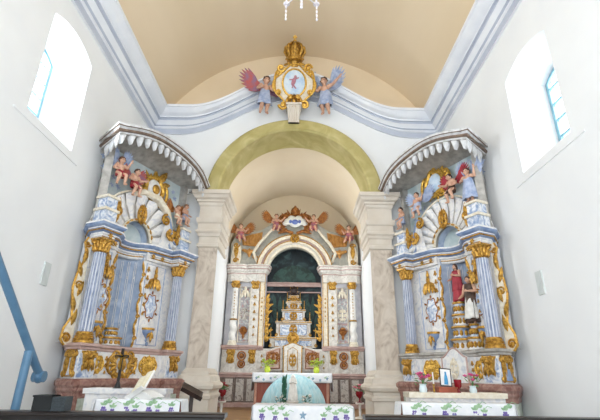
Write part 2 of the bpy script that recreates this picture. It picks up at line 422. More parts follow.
# chancel: side walls with a window each, back wall, barrel vault
CW = 2.42
for nm, s, wn in (('wall_chancel_left', -1, 'window_3'), ('wall_chancel_right', 1, 'window_4')):
    X = s*CW; X1 = s*(CW+.6); y0, y1, z0, z1 = 12.0, 13.2, 3.6, 5.6
    mb = MB()
    for x in (X, X1):
        mb.grid([[(x, 10.6, 0), (x, 10.6, 6.3)], [(x, y0, 0), (x, y0, 6.3)]]); mb.grid([[(x, y1, 0), (x, y1, 6.3)], [(x, 15.6, 0), (x, 15.6, 6.3)]])
        mb.grid([[(x, y0, 0), (x, y0, z0)], [(x, y1, 0), (x, y1, z0)]]); mb.grid([[(x, y0, z1), (x, y0, 6.3)], [(x, y1, z1), (x, y1, 6.3)]])
    mb.grid([[(X, y0, z0), (X, y1, z0), (X, y1, z1), (X, y0, z1)], [(X1, y0, z0), (X1, y1, z0), (X1, y1, z1), (X1, y0, z1)]], wv=True)
    struct(nm, mb, PLASTER, smooth=False)
    root = bpy.data.objects.new(wn, None); COL.objects.link(root); root.location = (X1-s*.08, (y0+y1)/2, z0); root['kind'] = 'structure'
    M = IM(root); x = X1-s*.08
    fr = MB(M)
    for q in ((y0, y0+.07, z0, z1), (y1-.07, y1, z0, z1), (y0, y1, z0, z0+.07), (y0, y1, z1-.07, z1), ((y0+y1)/2-.03, (y0+y1)/2+.03, z0, z1)): fr.box(x-.03, x+.03, *q)
    fr.build('window_frame', WINB, root, smooth=False)
    p = MB(M); p.grid([[(x, y0, z0), (x, y0, z1)], [(x, y1, z0), (x, y1, z1)]]); p.build('pane', GLASS, root, smooth=False)
mb = MB(); A = [PI-PI*i/32 for i in range(33)]
mb.grid([[(CW*math.cos(a), y, 6.0+CW*.98*math.sin(a)) for a in A] for y in (10.65, 15.6)])
mb.grid([[((CW+.2)*math.cos(a), y, 6.0+(CW+.2)*.98*math.sin(a)) for a in A] for y in (10.65, 15.6)])
struct('ceiling_chancel', mb, VAULT, angle=60)
mb = MB(); mb.ext([(-CW-.6, 0), (CW+.6, 0), (CW+.6, 6)]+[(p[0], p[1]) for p in arc(0, 6, CW+.2, 0, PI, 24)]+[(-CW-.6, 6)], 15.55, 15.75)
struct('wall_chancel_back', mb, VAULT, smooth=False)
mb = MB()                                         # masonry behind the arch down to the piers
for s in (-1, 1): mb.box(s*2.46, s*(HW+.6), YF+.25, 10.65, 0, 6.0)
mb.ext([(-HW, 6.0), (-2.35, 6.0)]+[(p[0], p[1]) for p in arc(0, 6, 2.35, PI, 0, 24)]+[(HW, 6.0), (HW, 8.8), (-HW, 8.8)], 10.6, 10.7)
struct('wall_spandrel', mb, VAULT, smooth=False)

# ------------------------------------------------------------------ piers that carry the arch
def pier(s, label):
    t = thing('pilaster', label, 'pillar', (s*2.185, 10.55, FZ))
    M = IM(t); xi, xo, yf, yb = (1.88 if s < 0 else 1.925), (2.34 if s < 0 else 2.45), 10.0, 11.1
    def ring(mb, prof):
        path = [(s*(xo), YF+.02), (s*xo, yf), (s*xi, yf), (s*xi, yb)]
        mb.sweep(path, prof, side=-s)
    b = MB(M); ring(b, [(.12, FZ), (.12, 1.08), (.16, 1.1), (.17, 1.16), (.12, 1.2), (.13, 1.26), (.2, 1.3), (.22, 1.36), (.2, 1.4), (.14, 1.44), (.12, 1.54), (.07, 1.58), (.07, 1.63), (.03, 1.67), (0, 1.72)])
    b.build('pedestal', PILMOULD, t, angle=20)
    sh = MB(M); sh.sweep([(s*xo, YF+.02), (s*xo, yf), (s*xi, yf), (s*xi, yf+.06)], [(0, 1.7), (0, 4.52)], side=-s)
    jb = MB(M); jb.box(min(s*(xi+.005), s*xo), max(s*(xi+.005), s*xo), yf+.06, yb, 1.66, 4.52); jb.build('jamb', PLASTER, t, smooth=False)
    # raised border on the front of the shaft
    for a, c in ((xi+.03, xi+.06), (xo-.06, xo-.03)): sh.box(min(s*a, s*c), max(s*a, s*c), yf-.012, yf+.01, 1.82, 4.42)
    for z in (1.8, 4.4): sh.box(min(s*(xi+.03), s*(xo-.03)), max(s*(xi+.03), s*(xo-.03)), yf-.012, yf+.01, z, z+.03)
    sh.build('shaft', PILLAR, t, angle=20)
    im = MB(M); ring(im, [(0, 4.5), (.045, 4.53), (.045, 4.6), (.01, 4.62), (.01, 4.78), (.04, 4.8), (.06, 4.86), (.1, 4.9), (.1, 4.95), (.06, 4.97), (.06, 5.12), (.09, 5.15), (.11, 5.22), (.11, 5.27), (.05, 5.29), (.05, 5.58), (.08, 5.62), (.09, 5.68), (.13, 5.7), (.13, 5.75), (.19, 5.79), (.22, 5.86), (.25, 5.88), (.25, 5.98), (0, 6.02)])
    im.build('impost', PILMOULD, t, angle=20)
pier(-1, 'beige marbled pillar carrying the left foot of the olive arch')
pier(1, 'beige marbled pillar carrying the right foot of the olive arch')

for nm, s in (('wall_added_splay_left', -1), ('wall_added_splay_right', 1)):   # plaster splay added to close the shaded gap and catch light from the nave
    mb = MB(); mb.extz([(s*2.98, 10.02), (s*(2.36 if s < 0 else 2.47), 10.26), (s*(2.36 if s < 0 else 2.47), 10.36), (s*3.1, 10.36)], FZ, 5.2); struct(nm, mb, PLASTER, smooth=False)

# ------------------------------------------------------------------ carved figures
def remesh(o, vox, it=3):
    m = o.modifiers.new('r', 'REMESH'); m.mode = 'VOXEL'; m.voxel_size = vox; m.use_smooth_shade = True
    s_ = o.modifiers.new('s', 'SMOOTH'); s_.iterations = it; s_.factor = .5
    dg = bpy.context.evaluated_depsgraph_get(); dg.update()
    me = bpy.data.meshes.new_from_object(o.evaluated_get(dg)); o.modifiers.clear(); old = o.data; o.data = me; bpy.data.meshes.remove(old)
    return o
def figure(name, label, cat, loc, rz, h, child=True, la=None, ra=None, legs=None, robe=None, robe2=None, hair=HAIRB, wings=None, rx=0., group=None, long_hair=False, lean=0., skin=None, flip=False, wing_up=.35):
    """faces -Y in its own frame; all joints are in units of the height h"""
    t = thing(name, label, cat, loc, rz, group); t.rotation_euler = (rx, 0, rz)
    f = -1 if flip else 1
    hr = .088 if child else .062
    hz = .90 if child else .925
    sh = .115 if child else .112
    sz = .755 if child else .80
    hd = Vector((lean*.25, -.02, hz))
    la = la or [(.19, .01, .62), (.17, -.12, .55)]; ra = ra or [(-.19, .01, .62), (-.17, -.12, .55)]
    legs = legs or ([(.06, -.02, .25), (.06, 0, .05)], [(-.06, -.02, .25), (-.06, 0, .05)])
    S = Matrix.Diagonal((h*f, h, h, 1))
    mb = MB(S)
    k = 1.25 if child else 1.
    mb.tube([(0, .005, .46), (0, 0, .54), (0, -.005, .64), (0, 0, .72), (lean*.1, .0, sz+.01)], [.075*k, .08*k, .075*k, .088*k, .055*k], 12)
    mb.ell((0, -.01, .50), (.09*k, .07*k, .07), 10, 8)
    mb.tube([(lean*.1, 0, sz-.02), (lean*.2, -.005, hz-hr*.6)], [.045*k, .034*k], 10)
    mb.ell(hd, (hr*.84, hr*.95, hr*1.12), 16, 12)
    mb.ell(hd+Vector((0, -hr*.3, -hr*.62)), (hr*.55, hr*.6, hr*.45), 12, 8)          # jaw
    mb.tube([hd+Vector((0, -hr*.9, hr*.2)), hd+Vector((0, -hr*1.18, -hr*.22))], [hr*.09, hr*.2], 6)   # nose
    mb.ell(hd+Vector((0, -hr*.86, -hr*.55)), (hr*.28, hr*.16, hr*.1), 8, 6)            # mouth
    for q in (1, -1):
        mb.ell(hd+Vector((q*hr*.86, 0, -.05*hr)), (hr*.13, hr*.22, hr*.3), 8, 6)         # ears
        mb.ell(hd+Vector((q*hr*.42, -hr*.72, -hr*.28)), hr*.32, 8, 6)                    # cheeks
    for q, arm in ((1, la), (-1, ra)):
        e, wv = Vector(arm[0]), Vector(arm[1]); s0 = Vector((q*sh+lean*.08, 0, sz))
        mb.ell(s0, .045*k, 10, 8)
        mb.tube([s0, s0.lerp(e, .5), e], [.042*k, .038*k, .03*k], 10)
        mb.ell(e, .031*k, 8, 6)
        mb.tube([e, e.lerp(wv, .4), wv], [.03*k, .032*k, .02*k], 10)
        d = (wv-e).normalized(); sd = d.cross(Vector((0, -1, .2))).normalized(); up = sd.cross(d).normalized()
        pl = wv+d*.035*k
        mb.tube([wv-d*.01, wv+d*.015*k, pl+d*.015*k], [.018*k, .024*k, .023*k], 8)
        for i, (off, ln) in enumerate(((-.5, .034), (-.17, .042), (.17, .039), (.5, .03))):
            b0 = pl+sd*off*.036*k+d*.012*k
            mb.tube([b0, b0+d*ln*.55*k, b0+d*ln*k+up*.012*k], [.0078*k, .0074*k, .0062*k], 6)
        th0 = wv+d*.012*k+sd*q*.02*k
        mb.tube([th0, th0+(d*.6+sd*q).normalized()*.024*k, th0+(d+sd*q*.6).normalized()*.042*k], [.01*k, .009*k, .007*k], 6)
    for q, lg in zip((1, -1), legs):
        kn, an = Vector(lg[0]), Vector(lg[1]); hp = Vector((q*.052*k, 0, .48))
        mb.ell(hp, .06*k, 10, 8)
        mb.tube([hp, hp.lerp(kn, .5), kn], [.062*k, .056*k, .042*k], 10); mb.ell(kn, .043*k, 8, 6)
        mb.tube([kn, kn.lerp(an, .35), an], [.042*k, .043*k, .025*k], 10)
        d = (an-kn).normalized(); fw = Vector((q*.15, -1, 0)); fw = (fw-d*fw.dot(d)*.8).normalized()
        mb.ell(an, .028*k, 8, 6)
        mb.tube([an+d*.012, an+d*.02+fw*.05*k, an+d*.026+fw*.095*k], [.028*k, .026*k, .016*k], 8)
    b = mb.build('body', skin or SKIN, t); remesh(b, max(h*.0075, .0045))
    ey = MB(S)
    for q in (1, -1): ey.ell(hd+Vector((q*hr*.34, -hr*.86, hr*.02)), (hr*.13, hr*.1, hr*.09), 8, 6)
    ey.build('eyes', EYE, t)
    hm = MB(S)
    hm.ell(hd+Vector((0, hr*.18, hr*.3)), (hr*.98, hr*.98, hr*.98), 12, 8)
    rnd = random.Random(len(label))
    for i in range(26):
        a = rnd.uniform(0, 2*PI); e = rnd.uniform(.0, 1.2)
        v = Vector((math.cos(a)*math.cos(e), math.sin(a)*math.cos(e), math.sin(e)))
        if v.y < -.35 and v.z < .55: continue
        hm.ell(hd+Vector((v.x*hr*.9, v.y*hr*.95+hr*.1, v.z*hr*1.1+hr*.12)), hr*.3, 8, 6)
    if long_hair:
        for q in (1, -1): hm.tube([hd+Vector((q*hr*.75, hr*.2, hr*.3)), hd+Vector((q*hr*1.0, hr*.3, -hr*.6)), hd+Vector((q*hr*.9, hr*.3, -hr*1.7))], [hr*.4, hr*.4, hr*.2], 8)
    hb = hm.build('hair', hair, t); remesh(hb, max(h*.011, .006), 2)
    def cloth(nm, spec):
        m, z1, z0, w1, w0 = spec[:5]; dy = spec[5] if len(spec) > 5 else 0; dx = spec[6] if len(spec) > 6 else 0
        mb = MB(S); rows = []; n = 12
        for i in range(n+1):
            q = i/n; z = z1+(z0-z1)*q; row = []
            for j in range(40):
                a = 2*PI*j/40; wd = w1+(w0-w1)*q**.8
                if z > .55 and z1 > .7: wd = max(wd, .11*k*(1 if z < sz-.02 else .8))
                r = wd*(1+.10*q*math.sin(7*a+2*q)+.05*q*math.sin(13*a))
                row.append((r*math.cos(a)+dx*q*q, r*.78*math.sin(a)+dy*q*q, z+.012*q*math.sin(5*a)))
            rows.append(row)
        mb.grid(rows, wv=True, cap=False)
        o = mb.build(nm, m, t, angle=60); sm = o.modifiers.new('t', 'SOLIDIFY'); sm.thickness = h*.012; return o
    if robe: cloth('robe', robe)
    if robe2: cloth('mantle', robe2)
    if wings:
        for q in (1, -1):
            mb = MB(S)
            for i in range(9):
                u = i/8; a = wing_up+1.15*(.5-u); L_ = .32+.22*math.sin(PI*(1-u)*.8)
                mb.leaf(q*(.05+.10*(1-u)), .72+.06*(1-u), a if q > 0 else PI-a, L_*1.15, .12, .11+.006*i, .02)
            mb.tube([(.05*q, .09, .74), (.16*q, .1, .80+wing_up*.12), (.27*q, .11, .84+wing_up*.3)], [.025, .03, .02], 8)
            wb = mb.build('wing', wings, t)
    return t

# ------------------------------------------------------------------ carved ornament
def orn_panel(mb, x, z, w_, h, y=0, th=.02):
    """symmetrical rocaille: paired C-scrolls, shell crown, leaves"""
    mb.ell((x, y, z), (w_*.16, th*1.4, h*.22), 10, 6)
    for q in (1, -1):
        mb.cs(x+q*w_*.30, z, w_*.24, h*.30, -q, th, y)
        mb.scroll(x+q*w_*.26, z+h*.30, w_*.17, q, -PI/2, 1.3, th*.8, y, n=14)
        mb.scroll(x+q*w_*.20, z-h*.32, w_*.14, -q, PI/2, 1.3, th*.8, y, n=14)
        for a, l in ((.5, .34), (-.1, .3), (-.7, .28)): mb.leaf(x+q*w_*.2, z, a if q > 0 else PI-a, l*w_*1.1, h*.16, y, th)
    for a in (-.75, -.4, 0, .4, .75): mb.leaf(x, z+h*.16, PI/2+a, h*.36*(1-.25*abs(a)), w_*.14, y+.005, th*1.1)
    for a in (-.4, 0, .4): mb.leaf(x, z-h*.16, -PI/2+a, h*.34*(1-.3*abs(a)), w_*.14, y+.005, th)
def drop_chain(mb, x, z0, z1, w_, y=0, th=.014):
    n = max(3, int((z1-z0)/(w_*1.9)))
    for i in range(n):
        z = z1-(z1-z0)*(i+.5)/n; r = w_*(.55-.2*i/n)
        mb.ell((x, y, z), (r*.5, th*1.3, r*.6), 8, 5)
        for q in (1, -1): mb.leaf(x, z-r*.2, -PI/2+q*.7, r*1.5, r*.7, y, th)
        mb.leaf(x, z-r*.3, -PI/2, r*1.6, r*.6, y, th)
def corbel(mb, x, z, w_, h, v0, th=.05):
    """acanthus console leaning out of the wall"""
    rows = []
    for i in range(9):
        t = i/8; zz = z+h/2-h*t; out = th*(1.5*math.cos(t*PI*.55)+.35); ww = w_*.5*(1-.45*t)
        rows.append([(x-ww, v0, zz), (x-ww*.8, v0+out*.8, zz), (x-ww*.3, v0+out, zz), (x, v0+out*.82, zz), (x+ww*.3, v0+out, zz), (x+ww*.8, v0+out*.8, zz), (x+ww, v0, zz)])
    mb.grid(rows)
    for q in (1, -1):
        mb.scroll(x+q*w_*.34, z+h*.33, w_*.2, q, PI/2, 1.5, w_*.075, v0+th*1.5, n=14)
        mb.leaf(x+q*w_*.15, z+h*.1, -PI/2+q*.35, h*.55, w_*.25, v0+th*1.5, .02)
        mb.leaf(x+q*w_*.3, z-h*.05, -PI/2+q*.15, h*.42, w_*.2, v0+th*.9, .02)
    mb.leaf(x, z+h*.2, -PI/2, h*.7, w_*.3, v0+th*1.6, .025); mb.ell((x, v0+th*1.7, z+h*.22), (w_*.12, .03, w_*.12), 8, 5)
def column(parent, mbf, x, v, z0, z1, r, shaftm=None, goldm=None, spiral=False):
    shaftm = shaftm or COLM; goldm = goldm or GOLD
    H = z1-z0; col = mbf(); n = 14
    zb = z0+H*.095; zc = z1-H*.135
    prof = [(r*(1.0-.14*max(0, (i/n-.33)/.67)**1.5), zb+(zc-zb)*i/n) for i in range(n+1)]
    NF = 14; rows = []                               # painted fillets and blue-grey flutes
    for rr, zz in prof: rows.append([col.pt((x+rr*k_*math.cos(a), v+rr*k_*math.sin(a), zz)) for a, k_ in [(2*PI*(i+t_)/NF, k2) for i in range(NF) for t_, k2 in ((0, 1), (.42, 1), (.50, .92), (.71, .86), (.92, .92))]])
    for i in range(len(rows)-1):
        for j in range(5*NF):
            j2 = (j+1) % (5*NF); col.m = 0 if j % 5 == 0 else 1; col.face((rows[i][j], rows[i][j2], rows[i+1][j2], rows[i+1][j]))
    co = col.build('column', [shaftm, mat('flute_blue_grey', '8490aa', 'a9b1c4', 8)], parent, angle=50)
    b = mbf(); b.lathe([(r*1.38, z0), (r*1.38, z0+H*.018), (r*1.3, z0+H*.024), (r*1.36, z0+H*.036), (r*1.2, z0+H*.046), (r*1.26, z0+H*.06), (r*1.1, z0+H*.068), (r*1.16, z0+H*.082), (r*1.03, z0+H*.1)], (x, v), 24)
    b.build('base', goldm, co)
    c = mbf(); rt = r*.88
    c.lathe([(rt, zc-.01), (rt*1.15, zc), (rt*1.02, zc+H*.012), (rt*1.05, zc+H*.07), (rt*1.35, zc+H*.115), (rt*1.3, zc+H*.118)], (x, v), 24)
    for ring, zz, ln in ((0, zc+H*.012, H*.06), (1, zc+H*.045, H*.065)):
        for k in range(8):
            a = 2*PI*(k+.5*ring)/8; d = Vector((math.cos(a), math.sin(a), 0))
            p = Vector((x, v, zz))+d*rt*1.05
            c.tube([p, p+d*rt*.12+Vector((0, 0, ln*.6)), p+d*rt*.4+Vector((0, 0, ln*.95)), p+d*rt*.5+Vector((0, 0, ln*.75))], [rt*.26, rt*.3, rt*.2, rt*.08], 6)
    for k in range(4):
        a = PI/4+k*PI/2; d = Vector((math.cos(a), math.sin(a), 0)); c.ell(Vector((x, v, zc+H*.105))+d*rt*1.45, rt*.28, 8, 5)
    q = rt*1.42; c.box(x-q, x+q, v-q, v+q, zc+H*.117, z1)
    c.build('capital', goldm, co)
    return co

# ------------------------------------------------------------------ side altarpieces, set across the corners
def side_altarpiece(s, label, red):
    base = (s*HW, 7.65, FZ)
    rz = math.radians(64) if s < 0 else math.radians(116)
    t = thing('side_altarpiece', label, 'altarpiece', base, rz)
    F = Matrix.Translation((0, 0, -FZ)) @ Matrix.Diagonal((1, s, 1, 1))
    mbf = lambda: MB(F)
    UO, UI, VO, VI = .20, 2.42, .48, .42            # column axes
    UC, HN = 1.15, .38                              # niche
    # marble plinth
    plan = [(.33, -.12), (.02, .36), (.02, .70), (.42, .70), (.42, .5), (2.18, .5), (2.18, .62), (2.66, .62), (2.66, .0)]
    solid = plan+[(2.66, -.25), (.6, -.2)]
    p = mbf(); p.extz(solid, FZ, 1.38)
    p.sweep(plan, [(0, FZ), (.03, FZ), (.03, .55), (0, .58)], -1)
    pl = p.build('plinth', GREENM, t, smooth=False)
    p = mbf(); p.sweep(plan, [(0, 1.2), (.015, 1.22), (.015, 1.28), (.04, 1.32), (.04, 1.36), (.065, 1.4), (.065, 1.46), (.02, 1.5), (-.4, 1.5)], -1); p.build('plinth_moulding', REDM, pl, angle=25)
    p = mbf()
    for a, b, vv in ((.03, .11, .70), (.33, .42, .70), (2.18, 2.26, .62), (2.58, 2.66, .62)): p.box(a, b, vv-.02, vv+.02, .58, 1.22)
    for a in (.4, .98, 1.56, 2.12): p.box(a, a+.06, .48, .515, .58, 1.22)
    p.build('plinth_framing', REDM, pl, smooth=False)
    # predella
    plan2 = [(.33, -.12), (.04, .34), (.04, .64), (.40, .64), (.40, .42), (2.22, .42), (2.22, .56), (2.62, .56), (2.62, 0)]
    p = mbf(); p.extz(plan2+[(2.62, -.25), (.6, -.2)], 1.48, 2.04); pr = p.build('predella', RWHITE, t, smooth=False)
    p = mbf(); p.sweep(plan2, [(0, 1.95), (.02, 1.965), (.02, 1.995), (.055, 2.02), (.055, 2.055), (0, 2.07), (-.4, 2.07)], -1); p.build('predella_cornice', PINKL if s < 0 else CANG, pr, angle=25)
    p = mbf()
    for a, b, vv in ((.04, .40, .645), (2.23, 2.61, .565)): p.box(a+.02, b-.02, vv-.01, vv+.008, 1.52, 1.9)
    p.box(.025, .045, .36, .62, 1.53, 1.94); p.build('pedestal_panel', RBLUE, pr, smooth=False)
    g = mbf(); corbel(g, .22, 1.77, .27, .34, .63, .055)
    corbel(g, 2.42, 1.77, .27, .34, .55, .055)
    g.build('corbel', GOLD, pr)
    E2 = F @ Matrix(((0, -1, 0, .025), (1, 0, 0, 0), (0, 0, 1, 0), (0, 0, 0, 1)))     # the outer face of the end pedestal
    g = MB(E2)
    for q in (1, -1): g.cs(.49+q*.10, 1.73, .05, .19, q, .028, .01); g.leaf(.49+q*.09, 1.62, PI/2, .26, .08, .02, .02)
    g.scroll(.44, 1.88, .06, 1, 0, 1.4, .024, .02); g.scroll(.54, 1.88, .06, -1, PI, 1.4, .024, .02); g.leaf(.49, 1.82, PI/2, .14, .1, .02, .025)
    g.tube([(.375, .01, 1.54), (.605, .01, 1.54), (.605, .01, 1.95), (.375, .01, 1.95), (.375, .01, 1.54)], .014, 5)
    g.build('pedestal_gilding', GOLD, pr, whole=True)
    if s > 0:
        b = MB(E2); b.ext(arc(.49, 1.66, .075, 0, PI, 10)+[(.415, 1.55), (.565, 1.55)], -.01, .03); b.build('blue_panel', RBLUE2, pr, smooth=False)
    o1 = mbf(); orn_panel(o1, 1.85, 1.73, .42, .42, .43, .026)
    o1.ell((1.85, .43, 1.73), (.15, .03, .15), 16, 6); o1.build('gilded_ornament', GOLDY, pr)
    o2 = mbf(); orn_panel(o2, .58, 1.73, .3, .36, .43, .022); o2.build('gilded_ornament', GOLDY, pr)
    if s < 0:
        o3 = mbf(); orn_panel(o3, 1.17, 1.74, .62, .56, .44, .034); o3.build('gilded_ornament', GOLD, pr)
    else:
        d = mbf(); pts = [(.84, 1.5)]+[(.84+.62*i/16, 1.95+.17*math.sin(PI*i/16)**2) for i in range(17)]+[(1.46, 1.5)]
        d.ext(pts, .3, .52); tb = d.build('tabernacle', RWHITE, pr, smooth=False)
        e = mbf(); e.tube([(q[0], .52, q[1]) for q in pts], .016, 6); e.build('tabernacle_border', PINKL, tb)
        e = mbf(); drop_chain(e, 1.15, 1.56, 1.98, .12, .53); e.ell((1.15, .53, 1.86), (.05, .02, .06)); orn_panel(e, 1.15, 1.74, .18, .4, .53, .014); e.build('tabernacle_flowers', CREAM, tb)
    g = mbf()
    for x in (.8, 1.52): drop_chain(g, x, 1.56, 1.92, .07, .43)
    g.build('garland', GOLD, pr)
    # body with panels and the niche
    z0, z1 = 2.065, 3.96
    c = mbf(); c.box(.2, UC-HN, -.05, .22, z0, z1); c.box(UC+HN, 2.58, -.1, .22, z0, z1); body = c.build('panel_wall', RWHITE, t, smooth=False)
    c = mbf()
    for a, b in ((.3, UC-HN-.1), (1.63, 2.2)):
        c.tube([(a, .225, z0+.08), (b, .225, z0+.08), (b, .225, z1-.12), (a, .225, z1-.12), (a, .225, z0+.08)], .012, 4)
    c.build('panel_border', BLUEW, body)
    n = mbf(); rows = []; dep = .40; K = 16; zt = 4.27
    for i in range(K+1):
        a = PI*i/K; rows.append([(UC-HN*math.cos(a), .21-dep*math.sin(a)**.8, z) for z in (z0, 2.6, 3.2, 3.8, zt)])
    n.grid(rows); dome = []
    for j in range(9):
        b = PI/2*j/8; dome.append([(UC-HN*math.cos(PI*i/K)*math.cos(b), .21-dep*math.sin(PI*i/K)**.8*math.cos(b), zt+HN*math.sin(b)) for i in range(K+1)])
    n.grid(dome); n.grid([[(UC-HN, .0, z0+.005), (UC-HN, .22, z0+.005)], [(UC+HN, .0, z0+.005), (UC+HN, .22, z0+.005)]])
    nm = n.build('niche', NICHE, t)
    n = mbf()
    for i in range(1, 8):
        a = PI*i/8
        for q in (-.025, .025): n.tube([(UC-HN*.97*math.cos(a+q*2), .215-dep*.97*math.sin(a+q*2)**.8, z) for z in (2.1, 3.0, 3.85)], .007, 4)
        for z in (2.5, 3.0, 3.5): n.scroll(UC-HN*.97*math.cos(a), z, .035, 1, 0, 1.2, .007, .215-dep*.97*math.sin(a)**.8, 4, 10)
    n.build('niche_tracery', RWHITE, nm)
    g = mbf()                                        # gilded strips beside the niche
    for q, x in ((1, UC+HN+.03), (-1, UC-HN-.03)):
        for i in range(4):
            z = 2.25+i*.44; g.scroll(x, z, .055, q, 0, 1.3, .017, .235, 6, 12); g.leaf(x, z+.03, PI/2+.25*q, .28, .07, .235, .02); g.leaf(x, z-.03, -PI/2-.3*q, .2, .06, .235, .02)
    g.build('niche_edge', GOLD, body)
    g = mbf()
    for x in (UC-HN-.14, UC+HN+.16): drop_chain(g, x, 2.7, 3.85, .1, .23)
    g.build('gilded_drops', GOLD, body)
    for x in (.56, 1.9):
        g = mbf()                                    # small gilded baldachin
        for k in range(7):
            a = PI*k/6; px, pv = x-.15*math.cos(a), .22+.12*math.sin(a)
            g.tube([(x, .24, 3.56), (x+(px-x)*.7, .22+(pv-.22)*.75, 3.5), (px, pv, 3.38), (px, pv, 3.3)], [.02, .035, .035, .012], 6)
        g.ell((x, .26, 3.6), (.045, .04, .09)); g.leaf(x, 3.62, PI/2, .2, .08, .26, .03); g.ell((x, .26, 3.8), .022)
        g.build('baldachin', GOLD, body)
        c = mbf()
        pts = []
        for i in range(41):
            a = 2*PI*i/40; r = 1+.12*math.cos(6*a); pts.append((x+.16*r*math.cos(a), .225, 2.95+.25*r*math.sin(a)))
        c.grid([[(x+(q[0]-x)*.95, .232, 2.95+(q[2]-2.95)*.95) for q in pts[:-1]], [(x+(q[0]-x)*.02, .24, 2.95+(q[2]-2.95)*.02) for q in pts[:-1]]], wv=True)
        cc = c.build('cartouche', RBLUE, body)
        c = mbf(); c.tube(pts, .014, 5)
        for k in range(6):
            a = PI/2+k*PI/3; c.leaf(x+.16*math.cos(a), 2.95+.25*math.sin(a), a, .09, .05, .235, .014)
        c.build('cartouche_rim', GOLDR, cc)
        c = mbf(); c.lathe([(.004, 2.2), (.03, 2.24), (.02, 2.28), (.06, 2.32), (.12, 2.38), (.14, 2.44), (.14, 2.46)], (x, .22), 20); c.ell((x, .26, 2.17), (.03, .03, .05))
        br = c.build('bracket', RBLUE2, body)
        c = mbf(); c.lathe([(.135, 2.44), (.155, 2.45), (.155, 2.49), (.0, 2.495)], (x, .22), 20); c.leaf(x, 2.42, -PI/2, .24, .09, .35, .02)
        for q in (1, -1): c.leaf(x, 2.42, -PI/2+q*.6, .18, .06, .33, .02)
        c.build('bracket_gilding', GOLD, br)
    # columns
    column(t, mbf, UO, VO, 2.07, 3.94, .125); column(t, mbf, UI, VI, 2.07, 3.94, .115)
    # gilded scroll wings at both ends
    def wingmesh(x, q, w_, v):
        g = mbf(); pts = [(x, 2.05), (x+q*.6*w_, 2.03), (x+q*w_, 2.12), (x+q*.9*w_, 2.3), (x+q*.35*w_, 2.5), (x+q*.6*w_, 2.75), (x+q*.85*w_, 3.0), (x+q*.7*w_, 3.25), (x+q*.3*w_, 3.5), (x+q*.3*w_, 3.72), (x+q*.55*w_, 3.85), (x+q*.3*w_, 3.95), (x, 3.95)]
        g.ext(pts, v-.03, v+.03); wo = g.build('scroll_wing', CREAM, t, smooth=False)
        g = mbf(); g.tube([(a[0], v, a[1]) for a in pts[1:-1]], [.028]*(len(pts)-2), 6)
        g.scroll(x+q*.62*w_, 2.14, w_*.42, q, PI, 1.5, .03, v+.02); g.scroll(x+q*.45*w_, 3.05, w_*.4, -q, 0, 1.4, .026, v+.02); g.scroll(x+q*.35*w_, 3.82, w_*.3, q, 0, 1.3, .024, v+.02)
        for z, a in ((2.35, 1.4), (2.6, 1.9), (2.85, 1.3), (3.2, 1.9), (3.45, 1.5)): g.leaf(x+q*.4*w_, z, a, .3, .1, v+.03, .03)
        g.build('wing_gilding', GOLD, wo)
    wingmesh(.08, -1, .20, .32); wingmesh(2.56, 1, .13, .2)
    # entablature that turns into the niche
    path = [(.33, -.12), (.06, .30), (.06, .62), (.38, .62), (.38, .36), (UC-HN-.12, .3)]
    path += [(UC-(HN-.02)*math.cos(a), .27-.30*math.sin(a)) for a in [PI*i/10 for i in range(1, 10)]]
    path += [(UC+HN+.12, .3), (2.22, .36), (2.22, .58), (2.62, .58), (2.62, .02)]
    e = mbf(); EP = [(-.06, 3.9), (-.03, 3.92), (-.03, 4.0), (0, 4.02), (0, 4.05), (.035, 4.07), (.06, 4.12), (.06, 4.14), (.1, 4.17), (.12, 4.21), (.12, 4.245), (.0, 4.265), (-.3, 4.27)]
    e.sweep(path, EP, -1, [0, 0, 0, 0, 1, 1, 0, 1, 1, 0, 2, 0]); e.build('entablature', [RWHITE, RBLUE2, CANG], t, angle=25)
    e = mbf(); e.box(.2, UC-HN-.02, -.0, .28, 3.9, 4.26); e.box(UC+HN+.02, 2.58, -.1, .28, 3.9, 4.26)
    e.box(.07, .36, .3, .6, 3.93, 4.22); e.box(2.26, 2.58, .3, .54, 3.93, 4.22); e.build('entablature_block', RWHITE, t, smooth=False)
    g = mbf()                                        # small gilded rosettes and leaves along the frieze
    for x, vv in ((.22, .655), (.62, .33), (1.68, .33), (1.95, .34), (2.42, .60)):
        for k in range(6): g.leaf(x, 4.0, k*PI/3, .07, .035, vv, .012)
    g.build('frieze_rosette', GOLD, body)
    g = mbf(); g.sweep([(a_[0], a_[1]) for a_ in path], [(-.025, 3.955), (-.01, 3.962), (-.01, 3.972), (-.025, 3.98)], -1); g.sweep(path, [(.045, 4.075), (.066, 4.085), (.066, 4.1), (.05, 4.11)], -1); g.build('gilded_fillet', GOLD, body, whole=True)
    # attic: end pedestals, scrolled pediment, fan of ribs over the niche
    at = mbf(); at.box(.34, 2.6, -.1, .06, 4.25, 6.12); back = at.build('painted_backboard', SKYB, t, smooth=False)
    fl = mbf(); rnd = random.Random(4)
    for k in range(26):
        x = rnd.choice((rnd.uniform(.12, .75), rnd.uniform(1.85, 2.5))); z = rnd.uniform(5.2, 6.0)
        for a in (0, 1.3, 2.6, 3.9, 5.2): fl.leaf(x, z, a+rnd.random(), .07, .03, .063, .004)
    fl.build('painted_flowers', BLUEW, back)
    for a0, vv, w_ in ((.24, .40, .28), (2.42, .40, .30)):
        b = mbf(); x = a0
        for zz, hh, ww in ((4.26, .3, 1.), (4.56, .26, .86)): b.box(x-w_*.5*ww, x+w_*.5*ww, .22 if x < 1 else .05, vv+.12*ww, zz, zz+hh)
        pe = b.build('attic_pedestal', RBLUE, t, smooth=False)
        b = mbf()
        for zz, ww in ((4.53, 1.), (4.8, .86)): b.box(x-w_*.5*ww-.03, x+w_*.5*ww+.03, .2 if x < 1 else .05, vv+.12*ww+.03, zz, zz+.05)
        b.build('pedestal_cornice', CREAM, pe, smooth=False)
